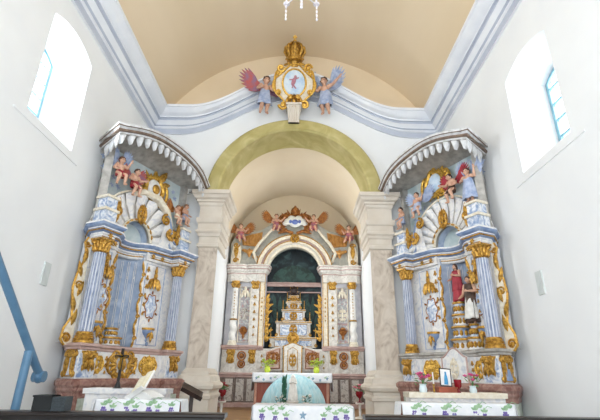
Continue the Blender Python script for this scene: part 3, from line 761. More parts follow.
        g = mbf(); g.scroll(x+(.2 if x < 1 else -.2), 4.62, .1, 1 if x > 1 else -1, PI/2, 1.4, .03, vv+.05); g.leaf(x+(.2 if x < 1 else -.2), 4.62, PI/2, .3, .12, vv+.05, .03); g.leaf(x+(.2 if x < 1 else -.2), 4.62, -PI/2, .24, .12, vv+.05, .03)
        g.build('pedestal_scroll', GOLD, pe)
    f = mbf(); m_ = 0
    nseg = 13 if s > 0 else 9
    for i in range(nseg):
        a0 = PI-PI*(i+.06)/nseg; a1 = PI-PI*(i+.94)/nseg; r0, r1 = HN+.05, HN+.60
        rows = []
        for q in range(5):
            a = a0+(a1-a0)*q/4; bul = .07*math.sin(PI*q/4)
            rows.append([(UC+r*math.cos(a), .24+bul*(.5+.5*(r-r0)/(r1-r0))+(.06 if r > r1-.01 else 0), 4.27+r*math.sin(a)) for r in (r0, (r0+r1)/2, r1)]+[(UC+(r1+.02)*math.cos(a), .06, 4.27+(r1+.02)*math.sin(a))])
        f.grid(rows)
    fan = f.build('shell_fan', RWHITE, t, angle=60)
    f = mbf(); f.ext(arc(UC, 4.27, HN+.62, 0, PI, 24)+arc(UC, 4.27, HN+.02, PI, 0, 24), .05, .25); f.build('fan_backing', CANG, fan, smooth=False)
    f = mbf(); f.tube([(p_[0], .3, p_[1]) for p_ in arc(UC, 4.27, HN+.02, 0, PI, 20)], .035, 8); f.tube([(p_[0], .34, p_[1]) for p_ in arc(UC, 4.27, HN+.64, .35, PI-.35, 20)], .022, 6)
    f.build('arch_rim', CREAM, fan)
    g = mbf(); orn_panel(g, UC, 4.80, .18, .5, .36, .035)
    for i in range(10):
        a = PI*(i+.5)/10; g.leaf(UC+(HN+.02)*math.cos(a), 4.27+(HN+.02)*math.sin(a), a+PI/2, .12, .05, .34, .02)
    g.build('keystone_ornament', GOLD, fan)
    # curling volute panels that lean on the fan
    for q, x, w_ in ((1, 2.02, .42),):
        vb = mbf(); rows = []
        for i in range(17):
            u = i/16; xx = x+q*(-.32+.64*u)*w_/.6; zz = 4.98-.55*u+.12*math.sin(u*2*PI); rows.append([(xx, v_, zz) for v_ in (.05, .42)]+[(xx+q*.02, .42, zz-.1)]+[(xx, .3, 4.28)])
        vb.grid(rows); vo = vb.build('volute', RWHITE, t, angle=50)
        vb = mbf(); vb.tube([(r[1][0], .42, r[1][2]) for r in rows], .026, 6)
        vb.tube([(r[1][0], .34, r[1][2]-.14) for r in rows[:14]], .03, 6); vb.build('volute_edge', RBLUE2, vo)
        g = mbf(); orn_panel(g, x+q*.06, 4.58, .34, .3, .42, .03); g.scroll(x-q*.3*w_/.6, 4.88, .13, q, PI/2, 1.5, .035, .43); g.scroll(x+q*.33*w_/.6, 4.5, .1, -q, PI/2, 1.4, .03, .43)
        g.build('volute_gilding', GOLD, vo)
    # gilded emblem on the backboard
    g = mbf(); ex, ez = (1.42, 5.82) if s > 0 else (1.52, 5.60)
    for k in range(20):
        a = 2*PI*k/20; g.leaf(ex+.12*math.cos(a), ez+.12*math.sin(a), a, .36 if k % 2 else .27, .10, .15, .03)
    pts = [(ex+.27*(1+.1*math.cos(5*a))*math.cos(a), .2, ez+.30*(1+.1*math.cos(5*a))*math.sin(a)) for a in [2*PI*k/30 for k in range(31)]]
    g.tube(pts, .05, 6)
    for q in (1, -1): g.cs(ex+q*.33, ez-.03, .12, .26, -q, .04, .18); g.scroll(ex+q*.2, ez-.3, .1, q, 0, 1.3, .03, .2)
    g.leaf(ex, ez+.16, PI/2, .3, .14, .2, .04)
    em = g.build('emblem', GOLDY, t)
    g = mbf(); g.ell((ex, .2, ez), (.20, .07, .23), 16, 8); g.build('emblem_boss', WHITES if s < 0 else MEDB, em)
    if s < 0:
        g = mbf(); g.ell((ex, .27, ez-.03), (.11, .05, .12), 14, 8); g.leaf(ex+.1, ez+.2, 1.0, .42, .2, .22, .05); g.leaf(ex+.16, ez+.14, .4, .34, .16, .22, .05); g.build('emblem_heart', GOLD, em)
        g = mbf(); g.tube([(.85, .3, 5.15), (1.1, .36, 5.32), (1.5, .4, 5.3), (1.85, .4, 5.1), (2.05, .4, 4.8)], [.03, .07, .09, .07, .02], 8); g.build('emblem_drapery', CREAM, em)
    # end pilaster of the hood and the hood itself
    b = mbf(); b.extz([(.33, -.13), (.10, .22), (.20, .34), (.40, .06)], 4.26, 6.1); b.box(2.52, 2.62, .0, .22, 4.9, 6.1); b.build('hood_upright', CANG, t, smooth=False)
    NS = 40; front = []
    for i in range(NS+1):
        u = i/NS; x = -.18+2.98*u; vv = .86+.13*math.sin(PI*u)-.20*u*u+.04*math.sin(3*PI*u); zz = 6.12+.33*math.sin(PI*min(u*1.0, 1))**1.0
        front.append((x, vv, zz))
    hd = mbf()
    full = [(.14, -.06, front[0][2]+.02)]+front+[(2.78, .1, front[-1][2])]
    bands = [(-.06, -.16), (0., -.15), (.0, -.11), (.045, -.10), (.045, -.06), (.02, -.05), (.06, -.01), (.085, .0), (.085, .05), (-.12, .07)]
    P2 = [Vector((p_[0], p_[1])) for p_ in full]; rows = []
    for i, p_ in enumerate(full):
        a, b = P2[max(i-1, 0)], P2[min(i+1, len(P2)-1)]; d1 = (P2[i]-a); d2 = (b-P2[i]); d1 = d1.normalized() if d1.length > 0 else d2.normalized(); d2 = d2.normalized() if d2.length > 0 else d1
        n1 = Vector((-d1.y, d1.x)); n2 = Vector((-d2.y, d2.x)); mm = (n1+n2).normalized(); kk = 1/max(mm.dot(n1), .5)
        rows.append([(p_[0]+mm.x*o_*kk, p_[1]+mm.y*o_*kk, p_[2]+dz) for o_, dz in bands])
    R = [[hd.pt(q) for q in r] for r in rows]
    bm_ = [1, 0, 2, 2, 0, 0, 2, 0, 1]
    for i in range(len(R)-1):
        for j in range(len(bands)-1): hd.m = bm_[j]; hd.face((R[i][j], R[i][j+1], R[i+1][j+1], R[i+1][j]))
    hood = hd.build('hood', [CANW, CANG, CANB], t, angle=30)
    sf = mbf(); sf.grid([[(p_[0], p_[1]-.02, p_[2]-.12), (p_[0]*.97+.04, .5, p_[2]-.1), (min(max(p_[0], 0), 2.6), .05, 6.1)] for p_ in front])
    sf.grid([[(p_[0], p_[1]-.02, p_[2]+.06), (p_[0]*.97+.04, .4, p_[2]+.02), (min(max(p_[0], 0), 2.6), .05, 6.16)] for p_ in front])
    sf.build('hood_soffit', CANG, hood, angle=60)
    # lambrequin: one hanging lappet after another
    L_ = [0]
    for i in range(NS): L_.append(L_[-1]+(Vector(front[i+1])-Vector(front[i])).length)
    nt_ = 15
    def along(d):
        for i in range(NS):
            if L_[i+1] >= d: q = (d-L_[i])/(L_[i+1]-L_[i]); return Vector(front[i]).lerp(Vector(front[i+1]), q)
        return Vector(front[-1])
    for k in range(nt_):
        d0 = L_[-1]*(k+.18)/nt_; d1 = L_[-1]*(k+.82)/nt_; rows = []
        for j in range(7):
            p_ = along(d0+(d1-d0)*j/6); q = math.sin(PI*j/6); top = p_.z-.13; bot = p_.z-.20-.16*(1-abs(j-3)/3)**.8
            rows.append([(p_.x, p_.y-.05+.03*q, top), (p_.x, p_.y-.03+.04*q, (top+bot)/2), (p_.x, p_.y-.05+.03*q, bot), (p_.x, p_.y-.1, bot), (p_.x, p_.y-.1, top)])
        tl = mbf(); tl.grid(rows, wv=True, cap=True); to = tl.build('lappet', CANW, hood, angle=50)
    p_ = mbf(); rows = []
    for i in range(4):
        for_ = i
    for k in range(3):
        v0 = .15+k*.24; tl = mbf(); rows = []
        for j in range(7):
            q = math.sin(PI*j/6); vv = v0+.21*j/6; xx = .16-.36*(vv+.06); bb = 5.88-.17*(1-abs(j-3)/3)**.8; rows.append([(xx, vv, 6.0), (xx-.015, vv, 5.9), (xx, vv, bb), (xx+.03, vv, bb), (xx+.03, vv, 6.0)])
        tl.grid(rows, wv=True, cap=True); tl.build('lappet', CANW, hood, angle=50)
    return t
RL = side_altarpiece(-1, 'painted altarpiece with scalloped hood on the left, its blue niche without a statue', False)
RR = side_altarpiece(1, 'painted altarpiece with scalloped hood on the right, its niche holding saints', True)
def rp(s, u, v, z):                                  # point of a side altarpiece in the church
    a = math.radians(64); x = u*math.cos(a)+v*math.sin(a); y = u*math.sin(a)-v*math.cos(a)
    return (s*(HW-x) if s > 0 else -(HW-x), 7.65+y, z)
def rrot(s, extra=0): return (math.radians(64) if s < 0 else math.radians(-64))+extra

# figures on the left altarpiece
figure('cherub', 'winged cherub seated at the outer end of the left hood with one arm raised', 'angel', rp(-1, .36, .40, 5.08), rrot(-1, -.2), .72, la=[(.2, 0, .72), (.25, -.06, .9)], legs=([(.1, -.2, .4), (.11, -.16, .16)], [(-.08, -.2, .38), (-.1, -.12, .14)]), robe=(RED, .6, .36, .11, .15, -.1), wings=BLUEW, wing_up=1.1)
figure('cherub', 'winged cherub in red beside the gilded emblem on the left altarpiece', 'angel', rp(-1, .76, .40, 5.0), rrot(-1, .1), .72, la=[(.2, -.04, .66), (.3, -.12, .7)], legs=([(.1, -.18, .38), (.13, -.12, .16)], [(-.08, -.18, .36), (-.1, -.1, .12)]), robe=(RED, .62, .34, .11, .17, -.1), wings=REDW, hair=HAIRD, lean=.2)
figure('cherub', 'small cherub at the inner end of the left attic, next to the marble pillar', 'angel', rp(-1, 2.42, .42, 4.88), rrot(-1, .2), .62, legs=([(.08, -.14, .36), (.08, -.1, .14)], [(-.08, -.14, .36), (-.08, -.1, .14)]), robe=(BLUEW, .62, .3, .11, .17), wings=None)
figure('cherub', 'little brown-haired cherub low on the left scroll, right of the emblem', 'angel', rp(-1, 2.08, .48, 4.78), rrot(-1, .1), .56, ra=[(-.2, -.02, .66), (-.3, -.1, .74)], legs=([(.1, -.16, .4), (.12, -.1, .18)], [(-.08, -.18, .38), (-.1, -.12, .16)]), robe=(CREAM, .6, .36, .11, .15, -.1), wings=GOLDR)
# figures on the right altarpiece
figure('cherub', 'winged cherub standing at the outer end under the right hood', 'angel', rp(1, .32, .40, 4.88), rrot(1, .2), .76, la=[(.2, 0, .72), (.24, -.06, .92)], ra=[(-.2, -.04, .64), (-.14, -.16, .6)], robe=(BLUEW, .7, .1, .12, .2), wings=BLUEW, hair=HAIRD, wing_up=1.1)
figure('cherub', 'cherub with red wings leaning to the gilded emblem on the right altarpiece', 'angel', rp(1, .74, .42, 4.98), rrot(1, -.1), .72, ra=[(-.2, -.04, .66), (-.3, -.12, .7)], legs=([(.1, -.18, .38), (.13, -.12, .16)], [(-.08, -.18, .36), (-.1, -.1, .12)]), robe=(BROWNR, .62, .34, .11, .17, -.1), wings=RED, hair=HAIRD, lean=-.2)
figure('cherub', 'dark-haired cherub holding up the right emblem from its inner side', 'angel', rp(1, 1.84, .40, 4.98), rrot(1, .1), .70, la=[(.2, -.04, .68), (.3, -.1, .78)], legs=([(.1, -.16, .38), (.13, -.1, .16)], [(-.08, -.18, .36), (-.1, -.12, .14)]), robe=(BLUEW, .64, .3, .11, .18, -.1), wings=BLUEW, hair=HAIRD)
figure('cherub', 'small cherub at the inner end of the right attic, next to the marble pillar', 'angel', rp(1, 2.42, .42, 4.88), rrot(1, -.2), .62, legs=([(.08, -.14, .36), (.08, -.1, .14)], [(-.08, -.14, .36), (-.08, -.1, .14)]), robe=(BLUEW, .62, .3, .11, .17), wings=None, hair=HAIRD)

def stepped_stand(s, u, v, z0, z1, w_, label, tiers):
    t = thing('statue_pedestal', label, 'pedestal', rp(s, u, v, z0), rrot(s)); H = z1-z0
    for i in range(tiers):
        za = H*i/tiers; zb = H*(i+1)/tiers; k = 1-.42*i/max(tiers-1, 1); r = w_*k*.5
        m = MB(); m.lathe([(r*.92, za), (r, za+.02), (r*.8, za+(zb-za)*.3), (r*.72, zb-.08), (r*.95, zb-.04), (r*.95, zb)], seg=20); o = m.build('tier', [RWHITE, RBLUE][i % 2], t, angle=50)
        m = MB(); m.lathe([(r*.97, zb-.045), (r*1.06, zb-.03), (r*1.06, zb-.005), (r*.9, zb)], seg=20)
        for k2 in range(7):
            a = -PI+PI*k2/6; m.ell((r*.8*math.cos(a), r*.8*math.sin(a), (za+zb)/2-.02), (.035, .035, (zb-za)*.26))
        m.build('tier_gilding', GOLD, o)
    return t
stepped_stand(1, 1.20, .12, 2.07, 3.03, .50, 'tall gilded and white stepped pedestal in the right niche', 4)
figure('saint_statue', 'statue of a saint in a crimson robe on the stepped pedestal in the right niche', 'statue', rp(1, 1.20, .12, 3.03), rrot(1, -.1), .80, child=False, la=[(.17, -.03, .66), (.08, -.16, .68)], ra=[(-.18, -.02, .64), (-.12, -.16, .58)], robe=(RED, .82, .02, .1, .17), robe2=(RED, .8, .3, .12, .16), hair=HAIRD, long_hair=True)
stepped_stand(1, .80, .24, 2.07, 2.56, .32, 'low white pedestal beside the outer column in the right niche', 2)
figure('saint_statue', 'statue with white cloth over a brown habit beside the outer column in the right niche', 'statue', rp(1, .80, .24, 2.56), rrot(1, .1), .92, child=False, la=[(.17, -.04, .66), (.06, -.17, .66)], robe=(BROWNR, .84, .02, .1, .16), robe2=(WHITES, .62, .1, .115, .15, -.04), hair=HAIRD)
st = stepped_stand(-1, 1.05, .13, 2.07, 2.42, .44, 'gilded bell-shaped statue stand on the floor of the empty left niche', 2)

# ------------------------------------------------------------------ main altarpiece at the end of the chancel
def main_altarpiece():
    t = thing('main_altarpiece', 'large painted and gilded altarpiece filling the end wall under the cream vault', 'altarpiece', (0, 14.9, CZ))
    F = Matrix.Translation((0, 0, -CZ)) @ Matrix.Diagonal((1, -1, 1, 1)); mbf = lambda: MB(F)
    BK = -.56
    p = mbf()
    pl_path = [(-2.38, BK), (-2.38, .1), (-2.22, .1), (-2.22, .16), (-1.9, .16), (-1.9, .06), (-1.52, .06), (-1.52, .12), (-1.2, .12), (-1.2, .02), (1.2, .02), (1.2, .12), (1.52, .12), (1.52, .06), (1.9, .06), (1.9, .16), (2.22, .16), (2.22, .1), (2.38, .1), (2.38, BK)]
    p.extz(pl_path, CZ, 1.6); pl = p.build('plinth', BROWNM, t, smooth=False)
    p = mbf(); p.sweep(pl_path, [(0, 1.5), (.02, 1.52), (.02, 1.56), (.06, 1.59), (.06, 1.64), (0, 1.66), (-.2, 1.66)], -1); p.sweep(pl_path, [(.04, CZ), (.04, .72), (0, .76)], -1); p.build('plinth_moulding', PINKL, pl, angle=25)
    for q in (1, -1):
        for x, v, w_ in ((2.06, .16, .24), (1.71, .06, .26), (1.36, .12, .24), (1.06, .02, .2)):
            p = mbf(); p.ext([(q*x-w_*.5, .8), (q*x+w_*.5, .8), (q*x+w_*.5, 1.46), (q*x-w_*.5, 1.46)], v-.01, v+.018); p.build('marble_panel', GREYM, pl, smooth=False)
    # predella
    p = mbf(); p.extz(pl_path, 1.64, 2.42)
    pr = p.build('predella', MWHITE, t, smooth=False)
    p = mbf(); pp = [a for a in pl_path if abs(a[0]) > 1.0]
    p.sweep(pl_path[:10]+[(-1.0, .02)], [(0, 2.36), (.02, 2.38), (.02, 2.42), (.05, 2.44), (.05, 2.5), (0, 2.52), (-.5, 2.52)], -1); p.sweep([(1.0, .02)]+pl_path[11:], [(0, 2.36), (.02, 2.38), (.02, 2.42), (.05, 2.44), (.05, 2.5), (0, 2.52), (-.5, 2.52)], -1); p.build('predella_cornice', PINKL, pr, angle=25)
    for q in (1, -1):
        for x, v, w_ in ((2.06, .16, .3), (1.36, .12, .26)):
            g = mbf(); corbel(g, q*x, 2.15, w_, .44, v, .06); g.build('corbel', GOLD, pr)
        g = mbf(); g.lathe([(.001, 0)], (0, 0), 4) if False else None
        for z, r in ((2.18, .13), (1.92, .11)):
            g.tube([(q*1.71+r*math.cos(2*PI*k/20), .075, z+r*math.sin(2*PI*k/20)) for k in range(21)], .025, 6); g.ell((q*1.71, .07, z), (r*.7, .035, r*.7), 12, 6)
        g.build('medallion', GOLDR, pr)
        pts = [(q*.92, 1.72), (q*.92, 2.36), (q*.36, 2.52), (q*.36, 1.72)]
        g = mbf(); g.ext(pts, .0, .1); sp = g.build('slanted_panel', MWHITE, pr, smooth=False)
        g = mbf(); c = [(q*.86, 1.8), (q*.86, 2.28), (q*.44, 2.42), (q*.44, 1.8), (q*.86, 1.8)]; g.tube([(a[0], .11, a[1]) for a in c], .018, 5)
        orn_panel(g, q*.65, 2.12, .4, .44, .11, .024); g.build('panel_gilding', GOLDR, sp)
        g = mbf(); g.ext([(q*.9, 1.77), (q*.9, 2.32), (q*.4, 2.46), (q*.4, 1.77)], .09, .104); g.build('panel_ground', mat('rose_ground', 'c9a79a', 'd9c0b4', 8), sp, smooth=False)
        g = mbf(); drop_chain(g, q*1.04, 1.75, 2.3, .08, .03); g.build('garland', GOLD, pr)
    tb = mbf(); tp = [(-.3, 1.66)]+[(-.3+.6*i/16, 2.5+.1*math.sin(PI*i/16)**2) for i in range(17)]+[(.3, 1.66)]; tb.ext(tp, .0, .3); tbo = tb.build('tabernacle', MWHITE, pr, smooth=False)
    g = mbf(); g.tube([(a[0], .3, a[1]) for a in tp], .018, 6); g.tube([(x, .31, z) for x, z in ((-.16, 1.74), (-.16, 2.36), (0, 2.46), (.16, 2.36), (.16, 1.74), (-.16, 1.74))], .012, 5); orn_panel(g, 0, 2.05, .2, .5, .31, .018)
    orn_panel(g, 0, 2.74, .32, .4, .22, .04); g.ell((0, .22, 2.74), (.09, .05, .13)); g.build('tabernacle_gilding', GOLD, tbo)
    # uprights each side: outer spiral column, painted panel, inner pilaster
    z0, z1 = 2.5, 4.68
    for q in (1, -1):
        b = mbf(); xa, xb = sorted((q*1.0, q*2.38)); b.box(xa, xb, BK, -.02, 2.5, 5.25); side = b.build('side_wall', mat('grey_lilac_paint', 'c9c8cd', 'b3b3bc', 5, rough=.5), t, smooth=False)
        b = mbf(); xa, xb = sorted((q*1.52, q*1.9)); b.box(xa, xb, -.03, -.005, 2.62, 4.5); pn = b.build('painted_panel', ROSEP, side, smooth=False)
        b = mbf(); b.tube([(xa, 0, 2.62), (xb, 0, 2.62), (xb, 0, 4.5), (xa, 0, 4.5), (xa, 0, 2.62)], .02, 5); b.build('panel_frame', CREAM, pn)
        g = mbf()
        for k in range(5):
            a = PI*k/4; px = q*1.71-.14*math.cos(a); pv = .0+.12*math.sin(a); g.tube([(q*1.71, .02, 4.38), ((q*1.71+px)/2, pv*.8, 4.34), (px, pv, 4.2), (px, pv, 4.12)], [.02, .04, .04, .015], 6)
        g.ell((q*1.71, .04, 4.42), (.05, .04, .09)); g.build('baldachin', CREAM, side)
        g = mbf(); orn_panel(g, q*1.71, 3.55, .26, .5, 0, .016); g.build('panel_rocaille', CREAM if q > 0 else GREYM, pn)
        b = mbf(); b.lathe([(.01, 2.72), (.05, 2.8), (.04, 2.85), (.13, 2.95), (.14, 3.02)], (q*1.71, .0), 14); b.lathe([(.14, 3.01), (.16, 3.03), (.1, 3.06)], (q*1.71, 0), 14)
        b.ell((q*1.71, .06, 3.08), (.1, .08, .06)); b.build('bracket', GOLDR, side)
        # outer column with a twisted lower third
        co = mbf(); n = 40; zb, zc, zm = z0+.16, z1-.24, z0+.85; r = .115
        rows = []
        for i in range(n+1):
            z = zb+(zm-zb)*i/n; rows.append([((q*2.06)+r*(1+.2*math.sin(a+z*16*q))*math.cos(a), .08+r*(1+.2*math.sin(a+z*16*q))*math.sin(a), z) for a in [2*PI*k/20 for k in range(20)]])
        co.grid(rows, wv=True, cap=True); co.lathe([(r*.95, zm), (r*.8, zc)], (q*2.06, .08), 60, .16, 10); cob = co.build('column', mat('column_cream', 'dcd9d4', 'efede8', 8), t, angle=50)
        b = mbf(); b.lathe([(.17, z0), (.17, z0+.04), (.15, z0+.05), (.155, z0+.09), (.13, z0+.11), (.135, z0+.15), (.11, z0+.17)], (q*2.06, .08), 20); b.build('base', CREAM, cob)
        b = mbf(); b.lathe([(.12, zm-.02), (.14, zm), (.12, zm+.03)], (q*2.06, .08), 20); b.lathe([(.1, zc), (.12, zc+.02), (.1, zc+.05), (.15, zc+.18), (.15, z1)], (q*2.06, .08), 16)
        for k in range(8):
            a = 2*PI*k/8; b.leaf(0, 0, 0, .001, .001); d = Vector((math.cos(a), math.sin(a), 0)); pz = Vector((q*2.06, .08, zc+.03))
            b.tube([pz+d*.1, pz+d*.13+Vector((0, 0, .08)), pz+d*.17+Vector((0, 0, .12))], [.03, .035, .015], 6)
        b.build('capital', GOLD, cob)
        for zz in range(6):
            pass
        g = mbf(); drop_chain(g, q*2.06, zm+.1, zc-.1, .05, .08+.105, .01); g.build('column_gilding', GOLD, cob)
        # inner pilaster
        b = mbf(); xa, xb = sorted((q*1.22, q*1.50)); b.box(xa, xb, -.02, .1, z0, z1); pil = b.build('inner_pilaster', MWHITE, t, smooth=False)
        g = mbf(); drop_chain(g, q*1.36, 2.75, 4.3, .12, .11, .02); corbel(g, q*1.36, 4.54, .32, .26, .1, .05); g.build('pilaster_gilding', GOLD, pil)
        b = mbf(); xa, xb = sorted((q*1.02, q*1.2)); b.box(xa, xb, -.1, .06, z0, 5.0); jb = b.build('jamb', CREAM, t, smooth=False)
        g = mbf()
        for x in (1.03, 1.19): g.box(q*x-.012, q*x+.012, .05, .08, z0, 5.0)
        drop_chain(g, q*1.11, 3.3, 4.2, .07, .07); g.build('jamb_gilding', GOLD, jb)
        # carved foliage inside the opening
        g = mbf()
        for i in range(7):
            z = 2.72+i*.22; w_ = .14+.05*math.sin(i*1.7); g.leaf(q*1.0, z, PI/2+q*.5, .3, .13, -.08, .03); g.leaf(q*.98, z, PI/2+q*1.2, w_*1.6, .12, -.06, .03); g.scroll(q*(.98-w_*.35), z, .07, q, 0, 1.3, .02, -.06, n=12)
        g.build('foliage_wing', GOLD, t)
    # entablature, broken forward over the supports
    e = mbf(); EP = [(-.04, 4.66), (0, 4.68), (0, 4.94), (.03, 4.97), (.03, 5.0), (.08, 5.04), (.1, 5.1), (.14, 5.13), (.14, 5.2), (.17, 5.22), (.17, 5.27), (0, 5.3), (-.3, 5.3)]
    bd = [0, 0, 1, 0, 0, 0, 1, 0, 1, 0, 1, 0]
    for q in (1, -1):
        path = [(q*2.4, -.02), (q*2.24, .14), (q*1.9, .14)]+[(q*(1.9-.42*i/6), .14-.1*math.sin(PI*i/6)) for i in range(1, 6)]+[(q*1.48, .12), (q*1.04, .12), (q*1.0, -.1), (q*1.0, -.3)]
        e.sweep(path, EP, q, bd)
    e.build('entablature', [MWHITE, PINKL], t, angle=25)
    # attic board with a curved silhouette, opening under the arch
    CZA = 5.06; out = [(2.34, 5.25), (2.36, 6.1), (2.25, 6.32), (1.75, 6.55), (1.25, 6.66), (.95, 6.86), (.7, 7.12), (.35, 7.32), (0, 7.38)]
    sil = out+[(-a[0], a[1]) for a in out[::-1][1:]]+[(-.95, 5.25)]+[(p_[0], p_[1]) for p_ in arc(0, CZA, .95, PI-.2, .2, 24)]+[(.95, 5.25)]
    b = mbf(); b.ext(sil, -.3, -.05); ab = b.build('attic_board', mat('attic_grey_green', 'c2bfb3', 'a3a49d', 4, (.35, .65), distort=1.5), t, smooth=False)
    for i, (r0, r1, v, m) in enumerate(((.92, 1.0, .1, CREAM), (1.0, 1.06, .06, MWHITE), (1.06, 1.14, .13, CREAM), (1.14, 1.24, .08, PINKL), (1.24, 1.36, .16, CREAM))):
        b = mbf(); b.ext(arc(0, CZA, r1, .12, PI-.12, 32)+arc(0, CZA, r0, PI-.12, .12, 32), -.08, v); b.build('archivolt', m, ab, smooth=False)
    g = mbf(); g.tube([(p_[0], .14, p_[1]) for p_ in arc(0, CZA, 1.14, .15, PI-.15, 30)], .018, 5); g.tube([(p_[0], .17, p_[1]) for p_ in arc(0, CZA, 1.37, .15, PI-.15, 30)], .02, 5); orn_panel(g, 0, 6.28, .26, .36, .17, .04)
    g.build('arch_gilding', GOLD, ab)
    for q in (1, -1):
        g = mbf()
        g.ext([(q*2.28, 5.3), (q*2.3, 5.55), (q*2.24, 5.95), (q*2.1, 6.08), (q*1.96, 5.95), (q*1.94, 5.5), (q*1.98, 5.3)], -.06, .16); vo = g.build('volute', CREAM, ab, smooth=False)
        g = mbf(); g.leaf(q*2.12, 6.0, -PI/2, .5, .2, .18, .04); g.scroll(q*2.12, 6.0, .11, q, 0, 1.4, .03, .18); g.scroll(q*2.12, 5.42, .1, -q, 0, 1.4, .03, .18); g.build('volute_gilding', GOLD, vo)
        g = mbf(); pts = [(q*1.28, 6.0), (q*1.2, 6.56), (q*1.7, 6.44), (q*1.98, 6.32), (q*1.92, 6.05), (q*1.6, 6.02)]
        g.ext(pts, -.06, .02); po = g.build('ribbed_panel', ORGILD, ab, smooth=False)
        g = mbf()
        for k in range(6): x = q*(1.3+.11*k); g.tube([(x, .02, 6.06), (x+q*.02, .05, 6.25), (x, .02, 6.5-.03*k)], .03, 6)
        g.build('panel_ribs', ORGILD, po)
        g = mbf(); g.tube([(q*1.4, .06, 5.85), (q*1.65, .12, 5.74), (q*1.9, .06, 5.85)], [.05, .08, .05], 8); g.leaf(q*1.65, 5.9, -PI/2, .35, .2, .1, .03); g.scroll(q*1.45, 5.62, .1, q, 0, 1.3, .03, .05); g.build('garland', ORGILD, ab)
        g = mbf(); g.tube([(q*1.36, .04, 5.4), (q*1.5, .1, 5.75), (q*1.3, .1, 6.1), (q*1.0, .1, 6.45), (q*.85, .08, 6.65)], [.05, .06, .06, .05, .04], 8); g.build('attic_scroll', CREAM, ab)
    # crest
    g = mbf(); ez = 6.92
    for k in range(22):
        a = PI*(k-2)/17; g.leaf(.3*math.cos(a), ez+.2*math.sin(a), a, .42 if k % 2 else .3, .1, .04, .025)
    for q in (1, -1):
        g.cs(q*.44, ez-.02, .18, .34, -q, .055, .1); g.scroll(q*.46, ez-.24, .14, q, 0, 1.4, .04, .12); g.scroll(q*.3, ez+.28, .12, -q, 0, 1.3, .035, .12)
        g.tube([(q*.06, .12, 6.5), (q*.3, .14, 6.58), (q*.62, .1, 6.5)], [.06, .06, .03], 8)
    g.lathe([(.09, 7.22), (.13, 7.26), (.1, 7.3), (.16, 7.4), (.13, 7.5), (.04, 7.56), (.04, 7.6), (.0, 7.62)], (0, .1), 16, .2, 6)
    cr = g.build('crest', GOLDR, t)
    g = mbf()
    for x, z, r in ((0, ez, .24), (.24, ez+.04, .17), (-.24, ez+.04, .17), (.13, ez+.16, .15), (-.13, ez+.16, .15), (.36, ez-.04, .11), (-.36, ez-.04, .11)): g.ell((x, .12, z), (r, .07, r*.8), 12, 8)
    g.build('crest_cloud', WHITES, cr); g = mbf()
    g.ell((0, .19, ez+.0), (.12, .03, .1), 12, 8); g.ell((.17, .18, ez+.02), (.06, .03, .07)); g.ell((-.17, .18, ez+.02), (.06, .03, .07)); g.build('crest_monogram', mat('deep_blue_paint', '5469b4', '7287c4', 8), cr)
    # recess behind the opening
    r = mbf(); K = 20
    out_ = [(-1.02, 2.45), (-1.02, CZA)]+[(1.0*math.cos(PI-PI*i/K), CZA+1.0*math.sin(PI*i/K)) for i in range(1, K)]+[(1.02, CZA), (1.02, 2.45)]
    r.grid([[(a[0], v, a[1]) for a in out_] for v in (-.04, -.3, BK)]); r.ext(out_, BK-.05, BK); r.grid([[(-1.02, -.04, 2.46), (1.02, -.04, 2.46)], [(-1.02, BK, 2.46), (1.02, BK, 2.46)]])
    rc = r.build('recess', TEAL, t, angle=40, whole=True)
    r = mbf(); r.ext([(-.8, 4.8)]+[(.8*math.cos(PI-PI*i/K), 4.86+.56*math.sin(PI*i/K)) for i in range(K+1)]+[(.8, 4.8)], BK, BK+.05); r.build('canopy_damask', TEALG, rc, smooth=False)
    r = mbf(); r.box(-1.02, 1.02, BK+.02, BK+.14, 4.62, 4.76); r.box(-1.02, 1.02, BK+.02, BK+.2, 4.72, 4.76); r.box(-1.02, 1.02, BK+.02, BK+.1, 4.40, 4.44); r.build('rose_beam', PINKL, rc, smooth=False)
    r = mbf()
    for k in range(9): x = -.8+.2*k; r.leaf(x, 2.7+.15*(k % 2), PI/2, .9, .2, BK+.02, .01); r.leaf(x+.1, 3.5, PI/2, .8, .2, BK+.02, .01)
    r.build('painted_foliage', TEALG, rc)
    # stepped throne
    for i, (w_, a, b, d) in enumerate(((.80, 2.46, 2.82, .30), (.60, 2.82, 3.36, .22), (.40, 3.36, 3.78, .14), (.25, 3.78, 4.08, .08), (.15, 4.08, 4.30, .04))):
        m = mbf(); m.box(-w_, w_, BK+.05, BK+.06+d, a, b); m.box(-w_-.04, w_+.04, BK+.05, BK+.1+d, b-.07, b)
        tr = m.build('throne_tier', MWHITE, t, smooth=False)
        m = mbf(); v = BK+.065+d
        m.box(-w_*.8, w_*.8, v-.01, v+.006, a+.05, b-.1); m.build('tier_panel', RBLUE, tr, smooth=False)
        g = mbf(); g.tube([(-w_*.8, v+.005, a+.05), (w_*.8, v+.005, a+.05), (w_*.8, v+.005, b-.1), (-w_*.8, v+.005, b-.1), (-w_*.8, v+.005, a+.05)], .014, 5)
        g.tube([(-w_-.04, v+.04, b-.03), (w_+.04, v+.04, b-.03)], .02, 5); orn_panel(g, 0, (a+b)/2-.02, .22, (b-a)*.8, v+.02, .022)
        for q in (1, -1): g.scroll(q*w_, a+.08, .06, q, PI/2, 1.3, .02, v, n=12); g.lathe([(.03, b), (.012, b+.05), (.02, b+.08), (.01, b+.1), (.012, b+.3), (.002, b+.33)], (q*(w_-.02), v-.0), 8)
        g.build('tier_gilding', GOLD, tr)
    g = mbf(); g.lathe([(.1, 4.3), (.12, 4.34), (.09, 4.38), (.13, 4.48), (.1, 4.56), (.03, 4.6), (.03, 4.64), (0, 4.68)], (0, BK+.12), 14, .2, 6)
